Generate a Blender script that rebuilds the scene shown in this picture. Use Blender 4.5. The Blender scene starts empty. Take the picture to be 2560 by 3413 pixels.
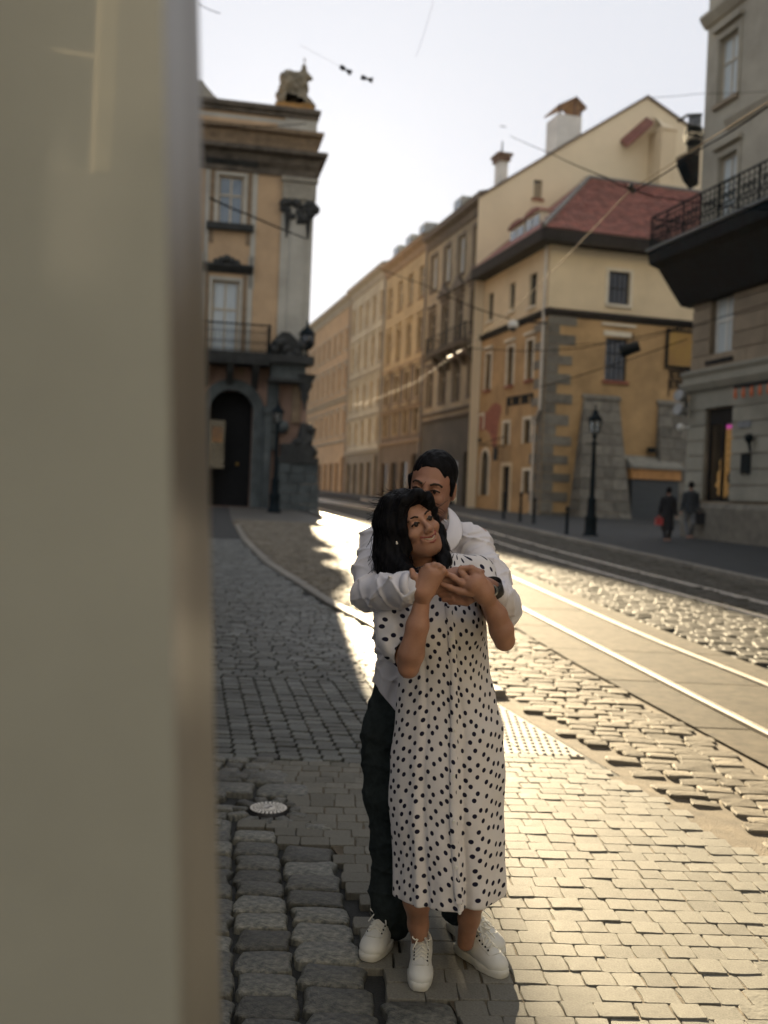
import bpy, math, random
import numpy as np
from mathutils import Vector, Matrix
random.seed(7); np.random.seed(7)
R = math.radians
scene = bpy.context.scene
col = scene.collection

# ------------------------------------------------------------------ camera
FL = 3318.0                      # focal length in photo pixels (35 mm lens, portrait)
PITCH, ROLL, CAM_H = math.atan(51/FL), R(2.35), 1.63
fwd = Vector((0, math.cos(PITCH), -math.sin(PITCH)))
right0 = Vector((1, 0, 0)); up0 = right0.cross(fwd).normalized()
cright = right0*math.cos(ROLL) + up0*math.sin(ROLL)
cup = up0*math.cos(ROLL) - right0*math.sin(ROLL)
CAM = Vector((0, 0, CAM_H))
cd = bpy.data.cameras.new('camera'); cam = bpy.data.objects.new('camera', cd); col.objects.link(cam)
cam.matrix_world = Matrix(((cright.x, cup.x, -fwd.x, 0), (cright.y, cup.y, -fwd.y, 0), (cright.z, cup.z, -fwd.z, CAM_H), (0, 0, 0, 1)))
cd.sensor_fit = 'VERTICAL'; cd.sensor_height = 36; cd.sensor_width = 27; cd.lens = 35.0
cd.clip_start = 0.05; cd.clip_end = 3000
cd.dof.use_dof = True; cd.dof.focus_distance = 3.2; cd.dof.aperture_fstop = 2.2; cd.dof.aperture_blades = 9
scene.camera = cam

# ------------------------------------------------------------------ light
SUN_EL, SUN_AZ = R(15.6), R(-5.75)         # azimuth measured from +Y towards +X
world = bpy.data.worlds.new('World'); scene.world = world; world.use_nodes = True
wn = world.node_tree; wn.nodes.clear()
sky = wn.nodes.new('ShaderNodeTexSky'); sky.sky_type = 'NISHITA'; sky.sun_disc = False
sky.sun_elevation = SUN_EL; sky.sun_rotation = SUN_AZ; sky.air_density = 1.0; sky.dust_density = 3.0; sky.ozone_density = 1.0
hs = wn.nodes.new('ShaderNodeHueSaturation'); hs.inputs['Saturation'].default_value = 0.35; hs.inputs['Value'].default_value = 0.5
mixw = wn.nodes.new('ShaderNodeMix'); mixw.data_type = 'RGBA'; mixw.inputs[0].default_value = 0.97
mixw.inputs[7].default_value = (2.62, 2.70, 2.92, 1)      # thin bright overcast veil over the clear sky
bg = wn.nodes.new('ShaderNodeBackground'); bg.inputs[1].default_value = 0.052
wo = wn.nodes.new('ShaderNodeOutputWorld')
wn.links.new(sky.outputs[0], hs.inputs['Color']); wn.links.new(hs.outputs[0], mixw.inputs[6])
wn.links.new(mixw.outputs[2], bg.inputs[0]); wn.links.new(bg.outputs[0], wo.inputs[0])
sl = bpy.data.lights.new('sun', 'SUN'); sl.energy = 5.0; sl.angle = R(0.6); sl.color = (1.0, 0.81, 0.53)
so = bpy.data.objects.new('sun', sl); col.objects.link(so)
sdir = Vector((math.sin(SUN_AZ)*math.cos(SUN_EL), math.cos(SUN_AZ)*math.cos(SUN_EL), math.sin(SUN_EL)))
so.rotation_euler = sdir.to_track_quat('Z', 'Y').to_euler(); so.location = (0, 30, 60)
scene.view_settings.view_transform = 'Standard'; scene.view_settings.look = 'None'
scene.view_settings.exposure = 2.5; scene.view_settings.gamma = 1.0
scene.view_settings.use_curve_mapping = False
scene.cycles.max_bounces = 5; scene.cycles.diffuse_bounces = 3; scene.cycles.glossy_bounces = 3
scene.cycles.transmission_bounces = 4; scene.cycles.use_denoising = True
scene.cycles.sample_clamp_indirect = 6.0

# ------------------------------------------------------------------ geometry helpers
SLOPE = 0.019
def gz(y): return SLOPE*y                 # the street climbs gently away from the camera
def ray(px, py): return (fwd*FL + cright*(px-1280) + cup*(1706.5-py))/FL
def P(px, py, d): return CAM + ray(px, py)*d
def G(px, py):
    r = ray(px, py); t = -CAM_H/(r.z - SLOPE*r.y); return CAM + r*t

def obj(name, data, parent=None, mat=None):
    o = bpy.data.objects.new(name, data); col.objects.link(o)
    if parent is not None: o.parent = parent
    if mat is not None and data is not None: data.materials.append(mat)
    return o
def tag(o, label=None, cat=None, group=None, kind=None):
    if label: o['label'] = label
    if cat: o['category'] = cat
    if group: o['group'] = group
    if kind: o['kind'] = kind
    return o
def empty(name, loc, label, cat, group=None, rz=0):
    o = bpy.data.objects.new(name, None); col.objects.link(o); o.location = loc; o.rotation_euler = (0, 0, rz)
    o.empty_display_size = 0.1
    bpy.context.view_layer.update() if False else None
    return tag(o, label, cat, group)
class MB:
    """collects faces; build() links them as one mesh object (given in world space, re-based on the parent)"""
    def __init__(s): s.v = []; s.f = []; s.sm = []
    def add(s, vs, fs, smooth=False):
        b = len(s.v); s.v += [tuple(v) for v in vs]; s.f += [tuple(b+i for i in f) for f in fs]; s.sm += [smooth]*len(fs); return s
    def hexa(s, p):   # 8 corners: 4 bottom ccw, 4 top ccw
        return s.add(p, [(3, 2, 1, 0), (4, 5, 6, 7), (0, 1, 5, 4), (1, 2, 6, 5), (2, 3, 7, 6), (3, 0, 4, 7)])
    def box(s, x0, x1, y0, y1, z0, z1):
        return s.hexa([(x0, y0, z0), (x1, y0, z0), (x1, y1, z0), (x0, y1, z0), (x0, y0, z1), (x1, y0, z1), (x1, y1, z1), (x0, y1, z1)])
    def tube(s, a, b, ra, rb=None, n=8, cap=True):
        a, b = Vector(a), Vector(b); rb = ra if rb is None else rb
        d = (b-a).normalized(); u = d.orthogonal().normalized(); w = d.cross(u)
        vs = [a+(u*math.cos(t)+w*math.sin(t))*ra for t in [2*math.pi*i/n for i in range(n)]]
        vs += [b+(u*math.cos(t)+w*math.sin(t))*rb for t in [2*math.pi*i/n for i in range(n)]]
        fs = [(i, (i+1) % n, n+(i+1) % n, n+i) for i in range(n)]
        s.add(vs, fs, True)
        if cap: s.add(vs, [tuple(reversed(range(n))), tuple(range(n, 2*n))])
        return s
    def path(s, pts, r, n=6):
        for a, b in zip(pts, pts[1:]): s.tube(a, b, r, r, n)
        return s
    def lathe(s, c, prof, n=12, ax=None):
        c = Vector(c); k = len(prof); vs = []
        for r, z in prof:
            for i in range(n):
                t = 2*math.pi*i/n; vs.append((c.x+r*math.cos(t), c.y+r*math.sin(t), c.z+z))
        fs = [(j*n+i, j*n+(i+1) % n, (j+1)*n+(i+1) % n, (j+1)*n+i) for j in range(k-1) for i in range(n)]
        return s.add(vs, fs, True)
    def ball(s, c, r, n=8, m=6):
        prof = [(max(r*math.sin(math.pi*j/m), 1e-4), -r*math.cos(math.pi*j/m)) for j in range(m+1)]
        return s.lathe(c, prof, n)
    def build(s, name, mat, parent=None):
        me = bpy.data.meshes.new(name); v = s.v
        if parent is not None:
            mi = wmat(parent).inverted(); v = [tuple(mi @ Vector(p)) for p in v]
        me.from_pydata(v, [], s.f); me.materials.append(mat)
        me.polygons.foreach_set('use_smooth', s.sm); me.update()
        return obj(name, me, parent)
def wmat(o):
    m = o.matrix_basis.copy()
    return m if o.parent is None else wmat(o.parent) @ m

# ------------------------------------------------------------------ materials
def srgb(r, g, b): return tuple(((c/255)/12.92 if c/255 < .04045 else ((c/255+.055)/1.055)**2.4) for c in (r, g, b))
MATS = {}
def mat(name, c, rough=0.8, var=0.25, scale=3.0, bump=0.1, bscale=30, metal=0.0, spec=0.4, dirt=0.0, island=0.0, c2=None, coat=0.0, stretch=(1, 1, 1), sub=0.0, dist=0.02):
    if name in MATS: return MATS[name]
    m = bpy.data.materials.new(name); m.use_nodes = True; nt = m.node_tree; N = nt.nodes; L = nt.links
    b = N['Principled BSDF']; b.inputs['Roughness'].default_value = rough; b.inputs['Metallic'].default_value = metal
    b.inputs['Specular IOR Level'].default_value = spec; b.inputs['Coat Weight'].default_value = coat
    if sub: b.inputs['Subsurface Weight'].default_value = sub; b.inputs['Subsurface Radius'].default_value = (.02, .008, .004)
    tc = N.new('ShaderNodeTexCoord'); mp = N.new('ShaderNodeMapping'); mp.inputs['Scale'].default_value = stretch
    L.new(tc.outputs['Object'], mp.inputs['Vector'])
    n1 = N.new('ShaderNodeTexNoise'); n1.inputs['Scale'].default_value = scale; n1.inputs['Detail'].default_value = 6
    n1.inputs['Roughness'].default_value = 0.62; L.new(mp.outputs[0], n1.inputs['Vector'])
    mx = N.new('ShaderNodeMix'); mx.data_type = 'RGBA'
    c = tuple(c[:3]); d2 = c2 if c2 else tuple(x*(1-var) for x in c); l2 = tuple(min(1, x*(1+var*.7)) for x in c) if not c2 else c
    mx.inputs[6].default_value = (*d2, 1); mx.inputs[7].default_value = (*l2, 1)
    mr = N.new('ShaderNodeMapRange'); mr.inputs['From Min'].default_value = .32; mr.inputs['From Max'].default_value = .68
    L.new(n1.outputs[0], mr.inputs[0]); L.new(mr.outputs[0], mx.inputs[0]); out = mx.outputs[2]
    if dirt:
        n3 = N.new('ShaderNodeTexNoise'); n3.inputs['Scale'].default_value = scale*.35; n3.inputs['Detail'].default_value = 8; n3.inputs['Roughness'].default_value = .7
        L.new(mp.outputs[0], n3.inputs['Vector']); r3 = N.new('ShaderNodeMapRange')
        r3.inputs['From Min'].default_value = .5; r3.inputs['From Max'].default_value = .72; r3.inputs['To Max'].default_value = dirt
        L.new(n3.outputs[0], r3.inputs[0]); m3 = N.new('ShaderNodeMix'); m3.data_type = 'RGBA'
        L.new(r3.outputs[0], m3.inputs[0]); L.new(out, m3.inputs[6]); m3.inputs[7].default_value = (*[x*.35 for x in c], 1); out = m3.outputs[2]
    if island:
        ge = N.new('ShaderNodeNewGeometry'); oi = N.new('ShaderNodeObjectInfo'); ad = N.new('ShaderNodeMath'); ad.operation = 'ADD'
        L.new(ge.outputs['Random Per Island'], ad.inputs[0]); L.new(oi.outputs['Random'], ad.inputs[1])
        fr = N.new('ShaderNodeMath'); fr.operation = 'FRACT'; L.new(ad.outputs[0], fr.inputs[0])
        rr = N.new('ShaderNodeMapRange'); rr.inputs['To Min'].default_value = 1-island; rr.inputs['To Max'].default_value = 1+island*.8
        L.new(fr.outputs[0], rr.inputs[0]); vm = N.new('ShaderNodeVectorMath'); vm.operation = 'SCALE'
        L.new(out, vm.inputs[0]); L.new(rr.outputs[0], vm.inputs['Scale']); out = vm.outputs[0]
    L.new(out, b.inputs['Base Color'])
    if bump:
        n2 = N.new('ShaderNodeTexNoise'); n2.inputs['Scale'].default_value = bscale; n2.inputs['Detail'].default_value = 5
        L.new(mp.outputs[0], n2.inputs['Vector']); bp = N.new('ShaderNodeBump'); bp.inputs['Strength'].default_value = bump; bp.inputs['Distance'].default_value = dist
        L.new(n2.outputs[0], bp.inputs['Height']); L.new(bp.outputs[0], b.inputs['Normal'])
    MATS[name] = m; return m
stone_mats = dict(
    small=mat('pale_sett_stone', (.172, .166, .142), rough=.72, var=.25, scale=14, bump=.35, bscale=60, island=.16, spec=.15, dirt=.25, dist=.006),
    blue=mat('grey_sett_stone', (.108, .116, .108), rough=.5, var=.35, scale=14, bump=.45, bscale=45, island=.45, spec=.5, dirt=.6, dist=.012),
    big=mat('worn_paving_stone', (.25, .245, .21), rough=.45, scale=7, bump=.6, bscale=28, island=.5, spec=.5, c2=(.030, .040, .043), dist=.014),
    road=mat('road_cobble_stone', (.165, .145, .112), rough=.75, var=.25, scale=10, bump=.3, bscale=50, island=.3, spec=.12, dist=.01),
    slab=mat('track_slab_concrete', (.072, .060, .042), rough=.85, var=.5, scale=9, bump=.5, bscale=70, island=.15, spec=.12, dirt=.3, dist=.008),
    kerb=mat('kerb_stone', (.19, .175, .145), rough=.55, var=.25, scale=6, bump=.25, bscale=40, island=.2),
    sand=mat('joint_sand', (.115, .092, .062), rough=.9, var=.4, scale=9, bump=.6, bscale=120, dist=.01),
    mud=mat('joint_grit', (.03, .031, .03), rough=.9, var=.4, scale=9, bump=.6, bscale=120, dist=.01),
    asphalt=mat('far_cobbles', (.08, .075, .065), rough=.6, var=.4, scale=2.2, bump=.8, bscale=9, dist=.03),
)

# ------------------------------------------------------------------ ground sheets
def sheet(name, poly, dz, m, kind='structure', parent=None):
    mb = MB(); mb.add([(x, y, gz(y)+dz) for x, y in poly], [tuple(range(len(poly)))]); o = mb.build(name, m, parent)
    if parent is None: o['kind'] = kind
    return o
gm = MB(); gm.add([(-400, -150, gz(-150)-.10), (400, -150, gz(-150)-.10), (400, 600, gz(600)-.10), (-400, 600, gz(600)-.10)], [(0, 1, 2, 3)])
gm.build('ground', stone_mats['asphalt'])['kind'] = 'structure'

def interp(tab, y):
    ys = [t[0] for t in tab]; xs = [t[1] for t in tab]
    return float(np.interp(y, ys, xs))
KERB = [(0, 2.75), (3, 2.12), (4.55, 1.76), (5.8, 1.36), (7.4, .92), (9, .42), (11, -.16), (12.5, -.66), (13.7, -.98), (18.1, -2.16), (24, -3.4), (34, -5.2), (60, -9.5)]
SLABE = [(0, 3.4), (4.5, 2.62), (6.15, 2.31), (9.15, 1.80), (10.7, 1.60), (14, 1.22), (18, .78), (25, .0), (35, -1.6), (60, -7.5)]
RAIL1 = [(0, 4.1), (4.5, 3.0), (6.8, 2.65), (9.28, 2.33), (13.1, 1.84), (18, 1.30), (25, .5), (35, -1.0), (60, -6.6), (110, -19)]
RAIL2 = [(0, 4.9), (4.5, 3.82), (8.5, 3.31), (10.8, 2.95), (13.5, 2.66), (18.5, 2.13), (25, 1.32), (35, -.2), (60, -5.75), (110, -18.1)]
RAIL3 = [(0, 8.6), (8, 6.2), (11, 5.45), (15, 4.78), (20, 4.02), (25, 3.35), (33, 2.6), (41, 1.6), (60, -3.2), (110, -16)]
RAIL4 = [(0, 9.5), (8, 7.1), (11, 6.35), (15, 5.72), (20, 4.95), (25, 4.3), (33, 3.5), (41, 2.5), (60, -2.35), (110, -15.1)]
KERBR = [(0, 10.5), (10, 8.1), (17.5, 6.95), (25.7, 6.05), (31.6, 5.45), (41, 4.4), (46.6, 3.75), (60, 1.2), (110, -12.5)]
SLABR = [(y, x+.42) for y, x in RAIL2]

def strip(tab0, tab1, y0, y1, n=30):
    ys = list(np.linspace(y0, y1, n))
    return ys, [interp(tab0, y) for y in ys], [interp(tab1, y) for y in ys]
def strip_mesh(name, tab0, tab1, y0, y1, dz, m, n=40):
    ys, a, b = strip(tab0, tab1, y0, y1, n); mb = MB()
    vs = [(x, y, gz(y)+dz) for y, x in zip(ys, a)] + [(x, y, gz(y)+dz) for y, x in zip(ys, b)]
    mb.add(vs, [(i, n+i, n+i+1, i+1) for i in range(n-1)]); o = mb.build(name, m); o['kind'] = 'structure'; return o
FARL = [(0, -60), (110, -60)]; FARR = [(0, 60), (110, 60)]
KERB_OUT = [(y, x-.0) for y, x in KERB]
def big_divide(y): return float(np.interp(y, [0, 3.0, 4.03, 5.1, 6], [.95, .30, -.05, -.43, -.75]))
# base sheets the stones are bedded in
paving = strip_mesh('pavement', [(0, -60), (60, -60)], [(0, .95), (3, .30), (4.03, -.05), (5.1, -.43), (5.62, -.62)], 0.2, 5.62, -.028, stone_mats['mud'])
sidewalk = strip_mesh('sidewalk', [(0, .95), (3, .30), (4.03, -.05), (5.1, -.43), (5.62, -.62)], KERB, 0.2, 5.62, -.005, stone_mats['sand'])
footpath = strip_mesh('footpath', [(0, -60), (60, -60)], KERB, 5.62, 60, -.017, stone_mats['mud'])
road = strip_mesh('road', KERB, SLABE, 0.2, 33, -.015, stone_mats['sand'])
strip_mesh('road_beyond', KERB, SLABE, 33, 60, -.012, stone_mats['asphalt'])
trackbed = strip_mesh('tram_track', SLABE, SLABR, 0.2, 110, -.022, stone_mats['mud'], 80)
roadr = strip_mesh('street', SLABR, KERBR, 0.2, 110, -.026, stone_mats['mud'], 80)
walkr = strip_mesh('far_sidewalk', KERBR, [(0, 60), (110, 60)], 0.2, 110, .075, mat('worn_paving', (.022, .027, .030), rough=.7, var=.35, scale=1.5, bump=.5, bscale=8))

# ------------------------------------------------------------------ stones
rng = random.Random(11)
def stone_geo(rg, w, l, h, crown, edge, jit=.06, n=12, rough_top=0.0, cc=.10):
    """one sett, centred on the origin, top near z=0: chamfered outline, flat worn top, tight rounded arris"""
    a, b = w/2, l/2; c = cc
    base = [(a, -b*(1-2*c)), (a*(1+rg.uniform(-jit, jit)), 0), (a, b*(1-2*c)), (a*(1-2*c), b), (0, b*(1+rg.uniform(-jit, jit))), (-a*(1-2*c), b), (-a, b*(1-2*c)), (-a*(1+rg.uniform(-jit, jit)), 0), (-a, -b*(1-2*c)), (-a*(1-2*c), -b), (0, -b*(1+rg.uniform(-jit, jit))), (a*(1-2*c), -b)]
    qx = [rg.uniform(-jit, jit) for _ in range(4)]
    out = [(x*(1+qx[(x > 0)+2*(y > 0)]*.8)+rg.uniform(-.3, .3)*jit*a, y*(1+qx[(x < 0)+2*(y > 0)]*.8)+rg.uniform(-.3, .3)*jit*b) for x, y in base]; n = 12
    vs = [(0, 0, crown)]
    vs += [(x*(1-edge*2.2), y*(1-edge*2.2), crown*.55+rg.uniform(-1, 1)*rough_top) for x, y in out]
    vs += [(x*(1-edge*.7), y*(1-edge*.7), -crown*.35-.0015+rg.uniform(-1, 0)*rough_top) for x, y in out]
    vs += [(x, y, -crown*.6-.008) for x, y in out] + [(x*1.01, y*1.01, -h) for x, y in out]
    fs = [(0, 1+i, 1+(i+1) % n) for i in range(n)]
    for k in range(3):
        q = 1+k*n; r_ = q+n
        fs += [(q+i, r_+i, r_+(i+1) % n, q+(i+1) % n) for i in range(n)]
    return vs, fs
class Stones:
    def __init__(s, name, part, parent, m, geo, nvar=10, limit=290, flat=False):
        s.flat = flat
        s.name, s.part, s.parent, s.m, s.limit = name, part, parent, m, limit; s.items = []
        rg = random.Random(hash(name) % 1000 if False else len(name)*7+3)
        s.geo = [geo(rg) for _ in range(nvar)]; s.meshes = []
        for vs, fs in s.geo:
            me = bpy.data.meshes.new(part); me.from_pydata(vs, [], fs); me.materials.append(m)
            me.polygons.foreach_set('use_smooth', [not flat]*24+[True]*(len(fs)-24)); me.update(); s.meshes.append(me)
    def put(s, x, y, rz, sx, sy, dz=0, tx=0, ty=0): s.items.append((x, y, rz, sx, sy, dz, tx, ty))
    def score(s, it):
        x, y = it[0], it[1]
        if y < .5: return -1
        px = 1280+x/y*FL; py = 1655+(CAM_H-gz(y))/y*FL
        vis = (640 < px < 2600 and py < 3460)
        hid = (1290 < px < 1680 and 1900 < py < 3000)
        return (it[3]*it[4]/y**3)*(1 if vis else .02)*(.05 if hid else 1)
    def finish(s):
        rg = random.Random(5); its = sorted(s.items, key=s.score, reverse=True)
        for it in its[:s.limit]:
            x, y, rz, sx, sy, dz, tx, ty = it; k = rg.randrange(len(s.meshes))
            o = bpy.data.objects.new(s.part, s.meshes[k]); col.objects.link(o); o.parent = s.parent
            o.location = (x, y, gz(y)+dz); o.rotation_euler = (math.atan(SLOPE)+tx, ty, rz); o.scale = (sx, sy, 1)
        rest = its[s.limit:]
        if rest:
            V = []; Fc = []; base = 0; SM = []
            byk = {}
            for it in rest: byk.setdefault(rg.randrange(len(s.geo)), []).append(it)
            allf = []
            for k, ii in byk.items():
                g = np.array(s.geo[k][0]); fs = s.geo[k][1]; A = np.array(ii)
                c, sn = np.cos(A[:, 2])[:, None], np.sin(A[:, 2])[:, None]
                lx = g[None, :, 0]*A[:, 3][:, None]; ly = g[None, :, 1]*A[:, 4][:, None]
                wx = lx*c-ly*sn; wy = lx*sn+ly*c
                wz = g[None, :, 2]+wy*(SLOPE+A[:, 6][:, None])-wx*A[:, 7][:, None]+(SLOPE*A[:, 1]+A[:, 5])[:, None]
                W = np.stack([wx+A[:, 0][:, None], wy+A[:, 1][:, None], wz], -1).reshape(-1, 3); V.append(W)
                for j in range(len(ii)):
                    o_ = base+j*len(g); allf += [tuple(o_+q for q in f) for f in fs]; SM += [not s.flat]*24+[True]*(len(fs)-24)
                base += len(W)
            me = bpy.data.meshes.new(s.part+'_field'); me.from_pydata(np.concatenate(V).tolist(), [], allf)
            me.materials.append(s.m); me.polygons.foreach_set('use_smooth', SM); me.update()
            o = obj(s.part+'_field', me, s.parent); o['kind'] = 'stuff'

def fill_rows(st, y0, y1, xl, xr, w, l, gap, ang=0.0, wj=.18, lj=.08, hj=.004, tj=.03, pred=None, shear=0.0):
    """rows of setts across the walk: rows run along x (turned by ang), bonded"""
    y = y0; row = 0
    while y < y1:
        rl = l*rng.uniform(1-lj, 1+lj); a, b = xl(y), xr(y)
        x = a - rng.uniform(0, w) + (row % 2)*w*.5
        while x < b:
            ww = w*rng.uniform(1-wj, 1+wj); cx = x+ww/2; cy = y+rl/2+(cx)*math.tan(ang)
            if (pred is None or pred(cx, cy)):
                st.put(cx, cy, ang+rng.uniform(-.03, .03), ww-gap, rl-gap, rng.uniform(-hj, hj), rng.uniform(-tj, tj), rng.uniform(-tj, tj))
            x += ww
        y += rl; row += 1
U = lambda w, l: (w, l)
PLATE = [G(1560, 2548), G(2038, 2552), G(1660, 2325), G(1300, 2280)]
def in_plate(x, y): return 5.95 < y < 7.55 and x < interp(KERB, y)-.03 and x > interp(KERB, y)-.75
DISC = G(895, 2697)
# big worn setts lower left
S2 = Stones('bb', 'paving_stone', paving, stone_mats['big'], lambda rg: stone_geo(rg, 1, 1, .06, .004, .05, .09, 12, .003, .08))
def notdisc(x, y, r=.20): return (x-DISC.x)**2+(y-DISC.y)**2 > r*r
xx = -1.9
EDGE = []
cols = []
while xx < .9: ww = rng.uniform(.19, .27); cols.append((xx, ww)); xx += ww
for cx0, ww in cols:
    y = 1.9+rng.uniform(0, .12)
    while y < 4.55:
        l = rng.uniform(.125, .165); cx = cx0+ww/2-(y-3.5)*.16; cy = y+l/2
        if cx+ww*.30 < big_divide(cy)-.04 and notdisc(cx, cy, .24):
            EDGE.append((cy-l/2, cy+l/2, cx+ww/2))
            S2.put(cx, cy, .02+rng.uniform(-.04, .04), ww-.016, l-.012, rng.uniform(-.006, .006), rng.uniform(-.05, .05), rng.uniform(-.05, .05))
        y += l
for k in range(11):      # stones set radially round the medallion
    t = 2*math.pi*k/11+.2; S2.put(DISC.x+.155*math.cos(t), DISC.y+.155*math.sin(t), t, .10, .062, -.004, 0, 0)
def far_big(x, y): return x < big_divide(y)+.03 and notdisc(x, y, .24)
fill_rows(S2, 4.55, 5.0, lambda y: -2.2, lambda y: -.1, .15, .105, .022, pred=far_big, wj=.3)
fill_rows(S2, 5.02, 5.24, lambda y: -2.2, lambda y: -.1, .26, .20, .025, pred=far_big, wj=.2)
fill_rows(S2, 5.26, 5.62, lambda y: -2.2, lambda y: -.1, .125, .105, .016, pred=far_big, wj=.15)
# the two columns of mid-size setts between big and small
S3 = S2
S2.finish()
# small pale setts right of the couple
def edge(y):
    e = [x for a, b, x in EDGE if a-.03 < y < b+.03]
    return max(e) if e else big_divide(y)-.06
S1 = Stones('a', 'sett', sidewalk, stone_mats['small'], lambda rg: stone_geo(rg, 1, 1, .05, .0006, .022, .06, 12, .0004, .05), flat=True)
fill_rows(S1, 2.3, 6.05, lambda y: min(edge(y), edge(y+.05)), lambda y: interp(KERB, y)+.02, .112, .098, .003, ang=.045, hj=.0028, tj=.015,
          pred=lambda x, y: (y < 5.62 or (x > .1 and y < 5.96)) and x > edge(y)+.012 and x < interp(KERB, y)-.04+.03*math.sin(y*9))
S1.finish()
# footpath setts on the left, two bonds
S4 = Stones('ccc', 'sett', footpath, stone_mats['blue'], lambda rg: stone_geo(rg, 1, 1, .05, .0012, .03, .07, 12, .0008, .07), flat=True)
okl = lambda x, y: x < interp(KERB, y)-.05 and not in_plate(x, y) and not (x > .06 and y < 6.0)
y = 0
xx = -3.0
while xx < 1.6:           # columns stacked along the walking direction
    ww = rng.uniform(.115, .14); y = 5.66+rng.uniform(0, .08)
    while y < 7.9:
        l = rng.uniform(.085, .115); cx = xx+ww/2-(y-6.7)*.20
        if okl(cx, y): S4.put(cx, y, rng.uniform(-.03, .03)-.03, ww-.009, l-.009, rng.uniform(-.003, .003), rng.uniform(-.03, .03), rng.uniform(-.03, .03))
        y += l
    xx += ww
fill_rows(S4, 7.9, 24, lambda y: -3.6-(y-8)*.1, lambda y: interp(KERB, y), .17, .105, .010, pred=lambda x, y: y > 7.9 and okl(x, y), wj=.15, tj=.03)
S4.finish()
# rounded road cobbles between the kerb and the tram slabs
S5 = Stones('dddd', 'cobble', road, stone_mats['road'], lambda rg: stone_geo(rg, 1, 1, .07, .005, .045, .08, 12, .002, .06), flat=True)
def okroad(x, y): return interp(KERB, y)+.17 < x < interp(SLABE, y)-.04
xoff = -.9
yy = 2.4; row = 0
while yy < 34:
    rl = .125*rng.uniform(.85, 1.15); s0 = rng.uniform(0, .2)
    a = interp(KERB, yy)-.2; b = interp(SLABE, yy)+.2; x = a+s0*.5
    while x < b:
        ww = rng.uniform(.14, .25); cx = x+ww/2; cy = yy+rl/2+(cx-a)*(-.03)
        if okroad(cx, cy): S5.put(cx, cy, rng.uniform(-.07, .07)-.04, ww-.010, rl-.011, rng.uniform(-.008, .006), rng.uniform(-.05, .06), rng.uniform(-.035, .035))
        x += ww
    yy += rl; row += 1
S5.finish()
# cobbles beyond the first track; the shade there is put into a darker stone
S6 = Stones('eeeee', 'cobble', roadr, mat('shaded_cobble_stone', (.085, .08, .068), rough=.6, var=.25, scale=10, bump=.3, bscale=50, island=.3, spec=.1, dist=.01), lambda rg: stone_geo(rg, 1, 1, .07, .003, .03, .08, 12, .001, .06), flat=True)
fill_rows(S6, 6, 36, lambda y: interp(SLABR, y), lambda y: interp(KERBR, y), .2, .13, .011, wj=.25, hj=.009, tj=.05,
          pred=lambda x, y: interp(SLABR, y)+.06 < x < interp(KERBR, y)-.2 and not (interp(RAIL3, y)-.14 < x < interp(RAIL3, y)+.14) and not (interp(RAIL4, y)-.14 < x < interp(RAIL4, y)+.14))
S6.finish()

# kerbstones
def kerbline(parent, tab, y0, y1, wd, top, L, m, side=1):
    y = y0
    while y < y1:
        yb = min(y+L/ math.sqrt(1+((interp(tab, y+.5)-interp(tab, y))/.5)**2)*rng.uniform(.9, 1.1), y1)
        a, b = Vector((interp(tab, y), y, 0)), Vector((interp(tab, yb), yb, 0)); d = (b-a).normalized(); nn = Vector((d.y, -d.x, 0))*side
        a += d*.006; b -= d*.006
        mb = MB(); dz = rng.uniform(-.004, .004); pts = []
        for off, zt in ((0, -.2), (wd, -.2)):
            pass
        q = [a, b, b+nn*wd, a+nn*wd]; e = .012
        ins = [a+d*e+nn*e, b-d*e+nn*e, b-d*e+nn*(wd-e), a+d*e+nn*(wd-e)]
        vs = [(p.x, p.y, gz(p.y)-.15) for p in q]+[(p.x, p.y, gz(p.y)+top-e*.8+dz) for p in q]+[(p.x, p.y, gz(p.y)+top+dz) for p in ins]
        fs = [(0, 3, 7, 4), (3, 2, 6, 7), (2, 1, 5, 6), (1, 0, 4, 5), (4, 7, 11, 8), (7, 6, 10, 11), (6, 5, 9, 10), (5, 4, 8, 9), (8, 11, 10, 9)]
        if side < 0: fs = [tuple(reversed(f)) for f in fs]
        mb.add(vs, fs); mb.build('kerbstone', m, parent); y = yb
kerbline(footpath, KERB, 7.6, 30, .15, .035, 1.0, stone_mats['kerb'])
kerbline(walkr, KERBR, 9, 70, .16, .10, 1.2, stone_mats['kerb'], -1)

# tram slabs: two bands of concrete panels between and outside the rails
y = .6
while y < 40:
    L = 1.55*rng.uniform(.97, 1.03)
    for ta, tb, da, db in ((SLABE, RAIL1, .0, -.055), (RAIL1, RAIL2, .055, -.055), (RAIL2, SLABR, .055, 0)):
        mb = MB(); n = 4; vs = []; g = .010
        ys = np.linspace(y+g, y+L-g, n)
        for yv in ys: vs += [(interp(ta, yv)+da+g, yv, gz(yv)), (interp(tb, yv)+db-g, yv, gz(yv))]
        dzz = rng.uniform(-.003, .002); vs = [(a, b, c+dzz) for a, b, c in vs]
        lo = [(a, b, c-.05) for a, b, c in vs]; k = len(vs)
        fs = [(2*i, 2*i+1, 2*i+3, 2*i+2) for i in range(n-1)] + [(2*i+2, k+2*i+2, k+2*i, 2*i) for i in range(n-1)] + [(2*i+1, k+2*i+1, k+2*i+3, 2*i+3) for i in range(n-1)]
        fs += [(0, k, k+1, 1), (k-1, 2*k-1, 2*k-2, k-2)]
        mb.add(vs+lo, fs); mb.build('slab', stone_mats['slab'], trackbed)
    y += L
railm = mat('polished_rail_steel', (.85, .80, .72), rough=.48, var=.15, scale=6, bump=.05, bscale=40, metal=1.0)
railg = mat('rail_flank_rust', (.10, .075, .05), rough=.7, var=.3, scale=8, metal=.3)
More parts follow.
